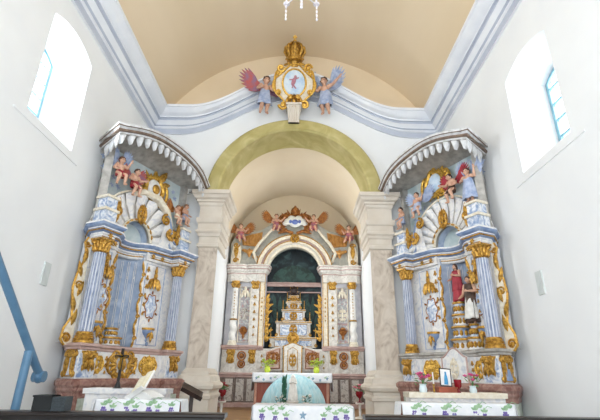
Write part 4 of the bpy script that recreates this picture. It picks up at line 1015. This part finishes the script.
    for k in range(5): g.leaf(0, 4.32, PI/2+(k-2)*.6, .3, .09, BK+.13, .02)
    g.build('throne_finial', DBROWN, t)
    return t
main_altarpiece()
figure('angel', 'angel reclining on the left shoulder of the main altarpiece above the outer column', 'angel', (-2.0, 14.66, 5.92), .2, .86, la=[(.2, -.05, .64), (.26, -.14, .72)], legs=([(.12, -.18, .42), (.2, -.2, .22)], [(-.06, -.2, .4), (-.02, -.2, .18)]), robe=(REDW, .66, .34, .12, .19, -.1), wings=GOLDR, hair=HAIRB)
figure('angel', 'angel reclining on the right shoulder of the main altarpiece above the outer column', 'angel', (2.0, 14.66, 5.92), -.2, .86, ra=[(-.2, -.05, .64), (-.26, -.14, .72)], legs=([(.06, -.2, .4), (.02, -.2, .18)], [(-.12, -.18, .42), (-.2, -.2, .22)]), robe=(REDW, .66, .34, .12, .19, -.1), wings=GOLDR, hair=HAIRD)
figure('angel', 'angel in rose beside the crowned crest of the main altarpiece, on its left', 'angel', (-.70, 14.68, 6.34), .3, .86, la=[(.2, -.04, .68), (.3, -.1, .8)], legs=([(.1, -.16, .42), (.02, -.2, .2)], [(-.1, -.16, .4), (-.16, -.18, .2)]), robe=(REDW, .66, .3, .11, .18, -.1), wings=GOLDR)
figure('angel', 'angel in rose beside the crowned crest of the main altarpiece, on its right', 'angel', (.70, 14.68, 6.34), -.3, .86, ra=[(-.2, -.04, .68), (-.3, -.1, .8)], legs=([(.1, -.16, .4), (.16, -.18, .2)], [(-.1, -.16, .42), (-.02, -.2, .2)]), robe=(REDW, .66, .3, .11, .18, -.1), wings=GOLDR)

# ------------------------------------------------------------------ crowned cartouche over the arch, leaning into the nave
LEAN = math.atan2(.33, .944)
ct = thing('cartouche', 'crowned white and gold cartouche with a blue medallion at the top of the arch', 'cartouche', (0, 10.05, 8.6)); ct.rotation_euler = (LEAN, 0, 0)
CF = Matrix.Diagonal((1, -1, 1, 1)); cb = lambda: MB(CF); X0 = -.05
sh = []
for i in range(48):
    a = 2*PI*i/48; rx = .53*(1+.10*math.cos(4*a)+.05*math.cos(2*a)); rz_ = .56*(1+.10*math.cos(4*a+.2)); sh.append((X0+rx*math.cos(a), .72+rz_*math.sin(a)*(1.0 if math.sin(a) > 0 else 1.12)))
m = cb(); m.ext(sh, -.12, .06); body = m.build('frame', CREAM, ct, smooth=False)
m = cb(); m.tube([(p[0], .08, p[1]) for p in sh+[sh[0]]], .028, 6)
for q in (1, -1):
    m.cs(X0+q*.47, .78, .09, .34, -q, .04, .1); m.scroll(X0+q*.38, 1.2, .12, q, 0, 1.4, .04, .1); m.scroll(X0+q*.3, .14, .13, -q, PI, 1.4, .045, .1)
m.build('gilded_border', GOLDY, body)
m = cb(); orn_panel(m, X0, .22, .36, .46, .16, .05); m.build('lower_ornament', GOLD, body)
m = cb(); m.ell((X0, .05, .78), (.33, .07, .40), 28, 10); md = m.build('medallion', MEDB, ct)
m = cb(); m.tube([(X0+.33*math.cos(2*PI*k/32), .07, .78+.40*math.sin(2*PI*k/32)) for k in range(33)], .03, 6); m.build('medallion_rim', GOLDY, md)
m = cb(); m.ell((X0-.02, .12, .80), (.06, .03, .13), 8, 6, Matrix.Rotation(.3, 3, 'Y')); m.ell((X0+.03, .125, .94), (.04, .03, .045)); m.tube([(X0-.02, .12, .7), (X0+.05, .12, .6)], .02, 6); m.tube([(X0-.02, .12, .72), (X0-.06, .12, .62)], .02, 6); m.tube([(X0-.14, .115, .86), (X0, .12, .86), (X0+.13, .115, .92)], .02, 6); m.build('medallion_relief', mat('rose_relief', 'c58e92', 'a66a80', 9), md)
m = cb(); m.lathe([(.12, 1.24), (.14, 1.3), (.1, 1.36), (.12, 1.42)], (X0, -.02), 16)
for q in (1, -1): m.tube([(X0+q*.1, .02, 1.28), (X0+q*.16, .04, 1.36), (X0+q*.3, .04, 1.3)], [.04, .05, .03], 8)
m.build('crown_neck', GOLD, ct)
m = cb(); m.lathe([(.2, 1.42), (.23, 1.44), (.23, 1.54), (.2, 1.56), (.2, 1.57)], (X0, -.02), 24); crn = m.build('crown', GOLD, ct)
m = cb()
for k in range(8):
    a = 2*PI*k/8; d = Vector((math.cos(a), math.sin(a), 0)); o_ = Vector((X0, -.02, 0))
    m.tube([o_+d*.2+Vector((0, 0, 1.54)), o_+d*.28+Vector((0, 0, 1.7)), o_+d*.26+Vector((0, 0, 1.84)), o_+d*.12+Vector((0, 0, 1.95)), o_+Vector((0, 0, 1.98))], [.04, .05, .045, .035, .03], 6)
    m.ell(o_+d*.24+Vector((0, 0, 1.5)), .035, 8, 5)
m.lathe([(.16, 1.55), (.22, 1.72), (.16, 1.88), (.02, 1.96)], (X0, -.02), 20); m.build('crown_arches', GOLD, crn)
m = cb(); m.ell((X0, -.02, 2.02), .06); m.box(X0-.02, X0+.02, -.04, 0, 2.06, 2.2); m.box(X0-.06, X0+.06, -.04, 0, 2.12, 2.16); m.build('crown_cross', GOLDY, crn)
kt = thing('keystone', 'white fluted keystone under the crowned cartouche', 'keystone', (X0, 10.05, 8.2))
m = MB(IM(kt)); rows = []
for i in range(9):
    q = i/8; z = 8.64-.45*q; w_ = .19-.05*q; out = -.04+.20*(1-q)**1.2
    rows.append([(X0-w_, 10.15, z)]+[(X0-w_+2*w_*j/10, 9.98-out-.02*(j % 2), z) for j in range(11)]+[(X0+w_, 10.15, z)])
m.grid(rows, cap=True); m.build('console', PILMOULD, kt, angle=25)
m = MB(IM(kt)); m.box(X0-.22, X0+.22, 9.78, 10.12, 8.63, 8.70); m.box(X0-.16, X0+.16, 10.0, 10.12, 8.19, 8.24); m.build('console_cap', PILMOULD, kt, smooth=False)
figure('angel', 'dark-haired angel with red and blue wings hanging on the left of the crowned cartouche', 'angel', (-.93, 9.98, 8.40), .35, 1.14, la=[(.18, -.03, .68), (.30, -.06, .72)], ra=[(-.2, -.02, .66), (-.14, -.17, .64)], legs=([(.07, -.14, .26), (.08, -.02, .10)], [(-.07, -.14, .24), (-.07, -.02, .08)]), robe=(BLUEW, .66, .24, .11, .19, -.08), wings=REDW, hair=HAIRD, rx=LEAN*.7, wing_up=.3)
figure('angel', 'dark-haired angel with raised arm hanging on the right of the crowned cartouche', 'angel', (.88, 9.98, 8.40), -.35, 1.14, la=[(.22, -.02, .78), (.40, -.08, .90)], ra=[(-.18, -.03, .68), (-.3, -.06, .72)], legs=([(.07, -.14, .24), (.07, -.02, .08)], [(-.07, -.14, .26), (-.08, -.02, .10)]), robe=(BLUEW, .66, .24, .11, .19, -.08), wings=BLUEW, hair=HAIRD, rx=LEAN*.7, wing_up=.8)

# ------------------------------------------------------------------ high altar and its table
ha = thing('high_altar', 'red wood high altar table below the main altarpiece', 'altar', (0, 13.85, CZ))
m = MB(IM(ha)); m.box(-1.1, 1.12, 13.5, 14.2, CZ, 1.58); m.build('body', REDWOOD, ha, smooth=False)
m = MB(IM(ha)); m.box(-1.16, 1.18, 13.44, 14.24, 1.58, 1.64); m.build('tabletop', REDWOOD, ha, smooth=False)
m = MB(IM(ha))
for x in (-1.08, -.56, 0, .56, 1.06): m.box(x-.03, x+.07-.03, 13.475, 13.5, CZ+.04, 1.56)
m.box(-1.1, 1.12, 13.47, 13.5, CZ, CZ+.1); m.build('panel_frame', mat('pale_pink_frame', 'c99a84', 'b98670', 8), ha, smooth=False)
def cloth_table(name, label, x0, x1, y0, y1, z, fdrop, sdrop, motifs, m_cloth=WHITEC, group=None, sc_=1.):
    """cloth lying on a table: top, front fall with soft folds, side falls"""
    t = thing(name, label, 'tablecloth', ((x0+x1)/2, (y0+y1)/2, z), 0, group); M = IM(t)
    m = MB(M); n = 60; th = .008
    def wav(x, q): return .012*q*math.sin(x*9)+.008*q*math.sin(x*23+1)
    rows = []
    for i in range(n+1):
        x = x0-.01+(x1-x0+.02)*i/n
        rows.append([(x, y1, z+th), (x, (y0+y1)/2, z+th), (x, y0-.004, z+th), (x, y0-.014, z-.01)]+[(x, y0-.016+wav(x, q)-.02*q, z-fdrop*q) for q in (.25, .5, .75, 1)])
    m.grid(rows)
    for xs, d in ((x0-.01, -1), (x1+.01, 1)):
        rows = []
        for i in range(17):
            y = y0-.014+(y1-y0)*i/16; rows.append([(xs, y, z+th)]+[(xs+d*(.008+.03*q+.012*q*math.sin(y*14)), y, z-sdrop*q) for q in (.03, .3, .6, 1)])
        m.grid(rows)
    o = m.build('cloth', m_cloth, t, angle=50)
    s_ = o.modifiers.new('t', 'SOLIDIFY'); s_.thickness = .006; s_.offset = 1
    for kind, mt in (('leaf_embroidery', GREENE), ('grape_embroidery', GRAPE), ('small_embroidery', BLUEE)):
        e = MB(M); used = False
        for k, x, q in motifs:
            zz = z-fdrop*q; yy = y0-.024+wav(x, q)-.02*q
            if kind == 'leaf_embroidery' and k in 'gl':
                used = True
                for a in (.5, 1.5, 2.6): e.leaf(x, zz+.0*sc_, a, .055*sc_, .035*sc_, yy, .004)
                e.tube([(x, yy, zz+.03*sc_), (x+.05*sc_, yy, zz+.07*sc_), (x+.1*sc_, yy, zz+.05*sc_)], .005, 4)
            if kind == 'grape_embroidery' and k == 'g':
                used = True
                for r, c in ((0, 2), (1, 3), (2, 2), (3, 2), (4, 1)):
                    for j in range(c): e.ell((x+(j-(c-1)/2)*.026*sc_+r*.006*sc_, yy, zz-.03*sc_-r*.026*sc_), (.016*sc_, .005, .016*sc_), 8, 4)
            if kind == 'small_embroidery' and k == 'b':
                used = True
                for a in (.4, 1.6, 2.8, 4.0, 5.2): e.leaf(x, zz, a, .05*sc_, .03*sc_, yy, .004)
        if used: e.build(kind, mt, t)
    return t
cloth_table('altar_cloth', 'white cloth with small blue flowers on the red wood high altar', -1.16, 1.18, 13.44, 14.24, 1.645, .26, .5, [('b', -1.05+.21*i, .55+.15*(i % 2)) for i in range(11)]+[('l', -1.0+.5*i, .5) for i in range(5)])
# draped tulle screen
m = MB(); rows = []; n = 90
tc = Vector((.06, 13.22, CZ))
for i in range(15):
    q = i/14; ph = PI/2*q; row = []
    for j in range(n+1):
        a = PI+PI*j/n; k = 1+.035*math.sin(a*26)*(.3+.7*math.cos(ph)); row.append((.93*math.cos(a)*math.cos(ph)*k if q < 1 else 0, .50*math.sin(a)*math.cos(ph)*k, 1.0*math.sin(ph)))
    rows.append(row)
m.grid(rows); dr = m.build('draped_tulle', TULLE, None, angle=80, loc=tc); dr.modifiers.new('t', 'SOLIDIFY').thickness = .006
tag(dr, 'pale blue tulle spread like a fan in front of the high altar', 'drapery')
stt = stand = thing('statue_stand', 'small white stand under the white statue before the blue tulle', 'stand', (.04, 12.45, CZ))
m = MB(); m.lathe([(.2, 0), (.2, .04), (.14, .08), (.12, .26), (.17, .3), (.17, .33)], seg=24); m.build('stand_body', WHITES, stand)
figure('madonna_statue', 'white statue with a long veil standing before the pale blue tulle', 'statue', (.04, 12.45, CZ+.33), 0, .66, child=False, la=[(.15, -.04, .66), (.03, -.15, .70)], ra=[(-.15, -.04, .66), (-.03, -.15, .70)], robe=(WHITES, .84, .01, .09, .2), robe2=(WHITES, .97, .08, .075, .2, .05), hair=WHITES, skin=WHITES)
sp = thing('green_sprig', 'dark green upright leafy sprig left of the white statue', 'plant', (-.2, 12.62, CZ))
m = MB(); m.lathe([(.09, 0), (.1, .2), (.12, .28), (.1, .28)], seg=14); m.build('pot', WHITES, sp)
m = MB()
for k in range(22): a = 2.4*k; z = .28+.03*k; m.tube([(0, 0, z-.1), (.04*math.cos(a), .04*math.sin(a), z), (.07*math.cos(a), .07*math.sin(a), z+.1)], [.012, .035, .004], 6)
m.build('leaves', LEAFD, sp)
def bouquet(name, label, loc, cat, vase_m, vase_h, vase_r, petals, leafm, n, spread, height, seed=1, group=None, fl=.04, goblet=False, vert=1.):
    t = thing(name, label, cat, loc, 0, group); rnd = random.Random(seed)
    m = MB()
    if goblet: m.lathe([(vase_r*.7, 0), (vase_r*.7, .015), (vase_r*.15, .03), (vase_r*.15, vase_h*.35), (vase_r*.8, vase_h*.55), (vase_r, vase_h*.8), (vase_r*.95, vase_h), (vase_r*.85, vase_h)], seg=20)
    else: m.lathe([(vase_r*.7, 0), (vase_r*.75, .01), (vase_r, vase_h*.45), (vase_r*.75, vase_h*.82), (vase_r*.95, vase_h), (vase_r*.85, vase_h), (vase_r*.6, vase_h*.8)], seg=20)
    m.build('vase', vase_m, t)
    lf = MB(); pts = []
    for i in range(n):
        a = rnd.uniform(0, 2*PI); r = spread*math.sqrt(rnd.random()); z = vase_h+height*(.35+.65*rnd.random())*(1-.4*(r/spread)**2)
        p = Vector((r*math.cos(a), r*math.sin(a)*.7, z)); pts.append(p); lf.tube([(0, 0, vase_h*.9), (p.x*.4, p.y*.4, vase_h+(z-vase_h)*.6), p], .004, 4)
    for i in range(n*3):
        a = rnd.uniform(0, 2*PI); r = spread*1.15*math.sqrt(rnd.random()); z = vase_h+height*rnd.uniform(-.05, .8)
        R = Matrix.Rotation(a, 3, 'Z') @ Matrix.Rotation(rnd.uniform(-.9, .4), 3, 'Y'); lf.ell((r*math.cos(a), r*math.sin(a)*.7, z), (spread*.3, spread*.1, .006), 6, 4, R)
    lf.build('leaves', leafm, t)
    for p in pts:
        f_ = MB()
        for k in range(7):
            a = 2*PI*k/7; R = Matrix.Rotation(a, 3, 'Z') @ Matrix.Rotation(-.7, 3, 'Y'); f_.ell(p+Vector((math.cos(a)*fl*.5, math.sin(a)*fl*.5, 0)), (fl*.6, fl*.38, fl*.12), 6, 4, R)
        f_.ell(p+Vector((0, 0, fl*.2)), fl*.4, 8, 5); f_.build('flower', petals, t)
    return t
bouquet('flower_bouquet', 'small white bouquet left of the white statue at the hem of the tulle', (-.3, 12.35, CZ), 'flowers', WHITES, .3, .09, WHITES, LEAFD, 7, .14, .22, 3, fl=.05)
bouquet('flower_bouquet', 'small white bouquet right of the white statue at the hem of the tulle', (.40, 12.35, CZ), 'flowers', WHITES, .3, .09, WHITES, LEAFD, 7, .14, .22, 5, fl=.05)
bouquet('flower_vase', 'vase of yellow-green flowers at the left end of the high altar', (-.78, 14.05, 1.655), 'vase', YELF, .2, .1, YELF, LEAFL, 14, .2, .26, 11, fl=.05)
bouquet('flower_vase', 'vase of yellow-green flowers at the right end of the high altar', (.76, 14.05, 1.655), 'vase', YELF, .2, .1, YELF, LEAFL, 14, .2, .26, 12, fl=.05)
for s, lb, zf in ((-1, 'red glass goblet of flowers on a post behind the left pillar', .9), (1, 'red glass goblet of pink flowers on a post behind the right pillar', .9)):
    t = thing('flower_post', 'slim white post holding the red goblet behind the '+('left' if s < 0 else 'right')+' pillar', 'stand', (s*1.72, 11.45, CZ))
    m = MB(); m.lathe([(.13, 0), (.13, .03), (.03, .05), (.03, .30), (.11, .33), (.11, .36)], seg=16); m.build('post', WHITES, t)
    bouquet('flower_goblet', lb, (s*1.72, 11.45, CZ+.36), 'flowers', REDG, .26, .1, PINKL2 if s > 0 else RED, LEAF, 10, .13, .2, 8+s, fl=.05, goblet=True)

# ------------------------------------------------------------------ free-standing altar in the middle
def table(name, label, x0, x1, y0, y1, z, cat='table', m=REDWOOD):
    t = thing(name, label, cat, ((x0+x1)/2, (y0+y1)/2, FZ)); M = IM(t)
    b = MB(M); b.box(x0, x1, y0, y1, z-.05, z); b.build('tabletop', m, t, smooth=False)
    b = MB(M); b.box(x0+.06, x1-.06, y0+.05, y1-.05, z-.14, z-.05); b.build('apron', m, t, smooth=False)
    for x in (x0+.07, x1-.07):
        for y in (y0+.07, y1-.07):
            b = MB(M); b.lathe([(.03, FZ), (.035, FZ+.1), (.025, FZ+.15), (.045, FZ+.5), (.035, z-.14)], (x, y), 12); b.build('leg', m, t)
    return t
table('altar_table', 'free-standing wooden altar table in the middle under the embroidered cloth', -.60, 1.10, 7.9, 8.6, 1.09)
cloth_table('altar_cloth', 'white cloth with purple grapes and green leaves on the middle altar table', -.60, 1.10, 7.9, 8.6, 1.095, .55, .5, [('g', -.45, .16), ('g', -.22, .22), ('g', -.04, .26), ('l', -.12, .08), ('l', -.3, .1), ('g', .60, .26), ('g', .80, .20), ('l', .68, .08), ('l', .9, .12), ('g', .98, .16), ('b', .25, .24)], sc_=1.3)

# ------------------------------------------------------------------ side tables before the two altarpieces
for s, xa, xb, xc, xd in ((-1, -3.12, -1.85, -2.66, -1.50), (1, 1.85, 3.36, 1.62, 3.18)):
    sd = 'left' if s < 0 else 'right'
    t = thing('side_altar', f'white box altar with a raised rim in front of the {sd} hooded altarpiece', 'altar', ((xa+xb)/2, 7.2, FZ)); M = IM(t)
    b = MB(M); b.box(xa+.03, xb-.03, 6.99, 7.32, FZ, 1.30); b.build('body', RWHITE, t, smooth=False)
    b = MB(M); b.box(xa, xb, 6.96, 7.35, 1.30, 1.345)
    for q in ((xa, xb, 6.955, 6.98), (xa, xb, 7.33, 7.35), (xa, xa+.03, 6.96, 7.35), (xb-.03, xb, 6.96, 7.35)): b.box(*q, 1.34, 1.375)
    b.build('slab', CREAM if s > 0 else RWHITE, t, smooth=False)
    table('side_table', f'low wooden table under the embroidered cloth on the {sd}', xc, xd, 6.45, 6.85, 1.235)
    W_ = xd-xc; mot = []
    for k in range(4 if s < 0 else 4):
        x = xc+W_*(.1+.27*k); mot += [('g', x, .18), ('l', x+.06, .10), ('g', x+.13, .26)]
    cloth_table('altar_cloth', f'white cloth embroidered with grapes on the {sd} side table', xc, xd, 6.45, 6.85, 1.24, .34, .3, [q for q in mot if q[1] < xd-.05]+[('b', xc+W_*.45, .5)], sc_=1.1)
# missal on a white stand (left)
t = thing('missal_stand', 'white bookstand holding an open missal on the left embroidered cloth', 'bookstand', (-2.08, 6.63, 1.25), -.45); t.scale = (1.2, 1.2, 1.2)
m = MB(); m.ext([(-.2, 0), (.2, 0), (.24, .03), (.05, .1), (-.2, .03)], -.1, .1); m.build('foot', PAPER, t, smooth=False)
R = Matrix.Translation((-.05, 0, .16)) @ Matrix.Rotation(-.5, 4, 'Y') @ Matrix.Rotation(.75, 4, 'X')
m = MB(R); m.box(-.13, .13, -.17, .17, -.012, .012); m.build('desk', PAPER, t, smooth=False)
m = MB(R)
for q in (1, -1): m.grid([[(x*q, y, .016+.022*math.sin(PI*min(x/.12, 1))) for x in (0, .02, .05, .09, .12)] for y in (-.15, .15)])
m.box(-.12, .12, -.15, .15, .01, .017); bk = m.build('open_book', PAGE, t, smooth=False)
m = MB(R); m.box(-.13, .13, -.18, -.165, 0, .05); m.build('ledge', PAPER, t, smooth=False)
t = thing('altar_crucifix', 'slim dark crucifix standing on the left white box altar', 'crucifix', (-2.68, 7.15, 1.345))
m = MB(); m.lathe([(.09, 0), (.09, .02), (.05, .04), (.03, .1), (.025, .12)], seg=16); m.build('foot', DARKW, t)
m = MB(); m.box(-.02, .02, -.012, .012, .1, .62); m.box(-.11, .11, -.012, .012, .48, .52); m.build('cross', DARKW, t, smooth=False)
m = MB(); m.tube([(0, -.02, .3), (0, -.03, .4), (0, -.03, .48)], [.012, .02, .018], 6); m.tube([(-.09, -.02, .5), (0, -.03, .47), (.09, -.02, .5)], .008, 6); m.ell((0, -.035, .515), .017); m.build('corpus', BRASS, t)
# dark lectern by the left pillar
t = thing('lectern', 'dark wooden lectern with slanted top beside the left pillar', 'lectern', (-1.72, 8.1, FZ), .3)
m = MB(); m.box(-.2, .2, -.16, .16, 0, .05); m.build('foot', DBROWN, t, smooth=False)
m = MB(); m.box(-.035, .035, -.035, .035, .05, 1.02); m.build('post', DBROWN, t, smooth=False)
m = MB(Matrix.Translation((0, 0, 1.06)) @ Matrix.Rotation(.45, 4, 'Y') @ Matrix.Rotation(.35, 4, 'X')); m.box(-.2, .2, -.16, .16, -.02, .02); m.box(-.2, .2, -.18, -.155, -.02, .05); m.build('desk', DBROWN, t, smooth=False)
# right table: vases, candlestick, framed picture, box
bouquet('flower_vase', 'pale vase with magenta flowers at the left of the right side altar', (2.13, 7.16, 1.345), 'vase', VASEB, .15, .065, PINKF, LEAF, 8, .12, .18, 21, fl=.055)
bouquet('flower_vase', 'pale vase of green leaves and dark pink flowers right of the framed picture', (2.92, 7.16, 1.345), 'vase', VASEB, .13, .06, PINKF, LEAF, 5, .13, .2, 26, fl=.045)
t = thing('candlestick', 'brass candlestick with a white candle between the vase and the picture', 'candlestick', (2.29, 7.12, 1.345))
m = MB(); m.lathe([(.05, 0), (.05, .012), (.015, .03), (.02, .06), (.01, .09), (.014, .13), (.03, .14), (.03, .15)], seg=16); m.build('stem', BRASS, t)
m = MB(); m.lathe([(.011, .15), (.011, .32), (.002, .325)], seg=10); m.build('candle', WHITES, t)
t = thing('wooden_box', 'orange-brown wooden box below the framed picture on the right altar', 'box', (2.47, 7.08, 1.345), .05)
m = MB(); m.box(-.14, .14, -.08, .08, 0, .09); m.build('box_body', ORWOOD, t, smooth=False); m = MB(); m.box(-.15, .15, -.09, .09, .09, .11); m.build('lid', ORWOOD, t, smooth=False)
t = thing('framed_picture', 'small framed picture of a blue-robed figure leaning above the wooden box', 'picture', (2.50, 7.16, 1.458), .08); t.rotation_euler = (-.15, .08, .08)
m = MB(); m.tube([(-.09, 0, .01), (.09, 0, .01), (.09, 0, .27), (-.09, 0, .27), (-.09, 0, .01)], .012, 4); m.box(-.09, .09, .0, .012, .01, .27); m.build('frame', DBROWN, t, smooth=False)
m = MB(); m.box(-.08, .08, -.006, .002, .02, .26); pc = m.build('print', PAPER, t, smooth=False)
m = MB(); m.ext([(-.03, .03), (.035, .03), (.03, .12), (.015, .19), (-.012, .19), (-.025, .12)], -.012, -.004); m.ell((0, -.01, .205), (.016, .005, .02)); m.build('printed_figure', BLUEP, pc, smooth=False)
t = thing('votive_glass', 'dark red votive glass just right of the framed picture', 'votive', (2.68, 7.14, 1.345))
m = MB(); m.lathe([(.035, 0), (.04, .02), (.02, .06), (.02, .08), (.055, .12), (.06, .22), (.05, .22)], seg=16); m.build('glass', REDG, t)
# ------------------------------------------------------------------ communion rail
rail_lab = {-1: 'dark polished communion rail running from the left wall to the middle opening', 1: 'dark polished communion rail running from the right wall to the middle opening'}
protos = {}
for s, x0, x1 in ((-1, -4.06, -.70), (1, .93, 4.06)):
    t = thing('communion_rail', rail_lab[s], 'railing', ((x0+x1)/2, 5.5, FZ)); M = IM(t); zr = 1.17
    b = MB(M); prof = [(-.11, zr-.05), (-.12, zr-.035), (-.12, zr-.015), (-.1, zr), (.1, zr), (.12, zr-.015), (.12, zr-.035), (.11, zr-.05)]
    b.grid([[(x, 5.5+p[0], p[1]) for p in prof] for x in (x0, x1)], wv=True, cap=True); b.build('top_rail', DARKW, t, angle=25)
    b = MB(M); b.box(x0+.02, x1-.02, 5.44, 5.56, zr-.1, zr-.05); b.build('under_rail', DARKW, t, smooth=False)
    b = MB(M); b.box(x0, x1, 5.4, 5.6, FZ, FZ+.1); b.build('kerb', DARKW, t, smooth=False)
    n = 15; bal = None
    for i in range(n):
        x = x0+.12+(x1-x0-.24)*i/(n-1)-(x0+x1)/2
        if bal is None:
            b = MB(); b.box(-.035, .035, -.035, .035, .1, .2); b.lathe([(.03, .2), (.035, .23), (.02, .27), (.045, .4), (.04, .47), (.018, .58), (.022, .66), (.035, .7), (.03, .72)], seg=14); b.box(-.035, .035, -.035, .035, .72, zr-.1-FZ); bal = b.build('baluster', DARKW, t, loc=(x, 0, 0), angle=40)
        else:
            c = bal.copy(); COL.objects.link(c); c.parent = t; c.location = (x, 0, 0)
m = MB(); m.box(-.045, .045, -.13, .13, -.06, .012)
# white post end at the inner end of the left rail
t = thing('equipment_case', 'black case with a grey ribbed end resting on the left rail', 'case', (-2.80, 5.5, 1.172))
m = MB(); m.box(-.16, .06, -.09, .09, 0, .165); m.build('case_body', BLACK, t, smooth=False)
m = MB(); m.box(.06, .22, -.085, .085, 0, .155)
for k in range(5): m.box(.07, .215, -.092, -.08, .015+.028*k, .033+.028*k)
m.build('ribbed_end', GRILLE, t, smooth=False); m = MB(); m.box(-.17, .06, -.095, .095, .15, .17); m.build('lid', BLACK, t, smooth=False)
# ------------------------------------------------------------------ blue handrail, plaques, chandelier
t = thing('stair_handrail', 'blue painted steel handrail descending along the left wall', 'handrail', (-3.5, 6.0, FZ)); M = IM(t)
m = MB(M); pts = [(-3.5, 3.0, 4.62), (-3.5, 5.03, 2.77), (-3.5, 6.2, 1.71), (-3.5, 6.38, 1.56), (-3.5, 6.44, 1.53)]; m.tube(pts, .054, 14); m.build('rail', STEELB, t)
m = MB(M); m.ell((-3.5, 6.38, 1.535), (.065, .09, .09), 14, 10); m.tube([(-3.575, 6.38, 1.535), (-3.425, 6.38, 1.535)], .075, 14); m.build('end_scroll', STEELB, t)
for y, z in ((6.0, 1.86), (3.2, 4.4)):
    m = MB(M); m.tube([(-3.5, y, FZ), (-3.5, y, z)], .055, 14); m.build('post', STEELB, t)
for s, y, z, lb in ((-1, 6.93, 3.12, 'small grey plaque on the left wall beside the altarpiece'), (1, 6.76, 3.05, 'small grey plaque on the right wall beside the altarpiece')):
    m = MB(); m.box(-.012, .012, -.09, .09, -.19, .19); o = m.build('wall_plaque', PLAQ, None, smooth=False, loc=(s*(HW-.012), y, z)); tag(o, lb, 'plaque')
ch = thing('chandelier', 'crystal chandelier hanging from the nave ceiling with only its lowest drops in view', 'chandelier', (.12, 6, 8.16)); M = Matrix.Identity(4)
m = MB(); m.tube([(0, 0, .5), (0, 0, ceil_z(.12)-8.16+.01)], .015, 8); m.lathe([(.03, .4), (.1, .55), (.05, .7), (.09, .85), (.03, 1.0)], seg=16); m.build('stem', CRYS, ch)
for k in range(6):
    a = PI+2*PI*k/6; d = Vector((math.cos(a), math.sin(a), 0))
    m = MB(); m.tube([(0, 0, .6), d*.3+Vector((0, 0, .48)), d*.62+Vector((0, 0, .62))], .014, 8); m.lathe([(.06, .62), (.07, .64), (.02, .66), (.02, .78), (.0, .79)], (d.x*.62, d.y*.62), 10); am = m.build('arm', CRYS, ch)
    m = MB()
    for j in range(3): m.ell(d*.64+Vector((0, 0, .56-.11*j)), (.022, .022, .05), 6, 4)
    m.ell(d*.64+Vector((0, 0, .24)), (.025, .025, .045), 6, 4); m.build('crystal_drop', CRYS, am, smooth=False)
m = MB()
for j in range(4): m.ell((0, 0, .34-.1*j), (.03, .03, .055), 6, 4)
m.ell((0, 0, -.04), .03, 8, 6); m.build('crystal_drop', CRYS, ch, smooth=False)

# ------------------------------------------------------------------ repeats belong together
GROUPS = {'cherub': 'carved cherubs on the two side altarpieces', 'angel': 'carved angels in the church', 'pilaster': 'pillars carrying the arch', 'side_altarpiece': 'side altarpieces under scalloped hoods', 'statue_pedestal': 'stands in the side niches', 'saint_statue': 'saints in the right niche',
          'communion_rail': 'communion rails', 'side_table': 'side tables', 'side_altar': 'white box altars', 'altar_cloth': 'embroidered altar cloths', 'flower_goblet': 'red goblets of flowers', 'flower_post': 'posts behind the pillars', 'flower_bouquet': 'white bouquets by the tulle', 'flower_vase': 'vases of flowers on the altars', 'wall_plaque': 'grey plaques on the side walls'}
for o in COL.objects:
    k = o.name.split('.')[0]
    if o.parent is None and k in GROUPS and 'label' in o: o['group'] = GROUPS[k]
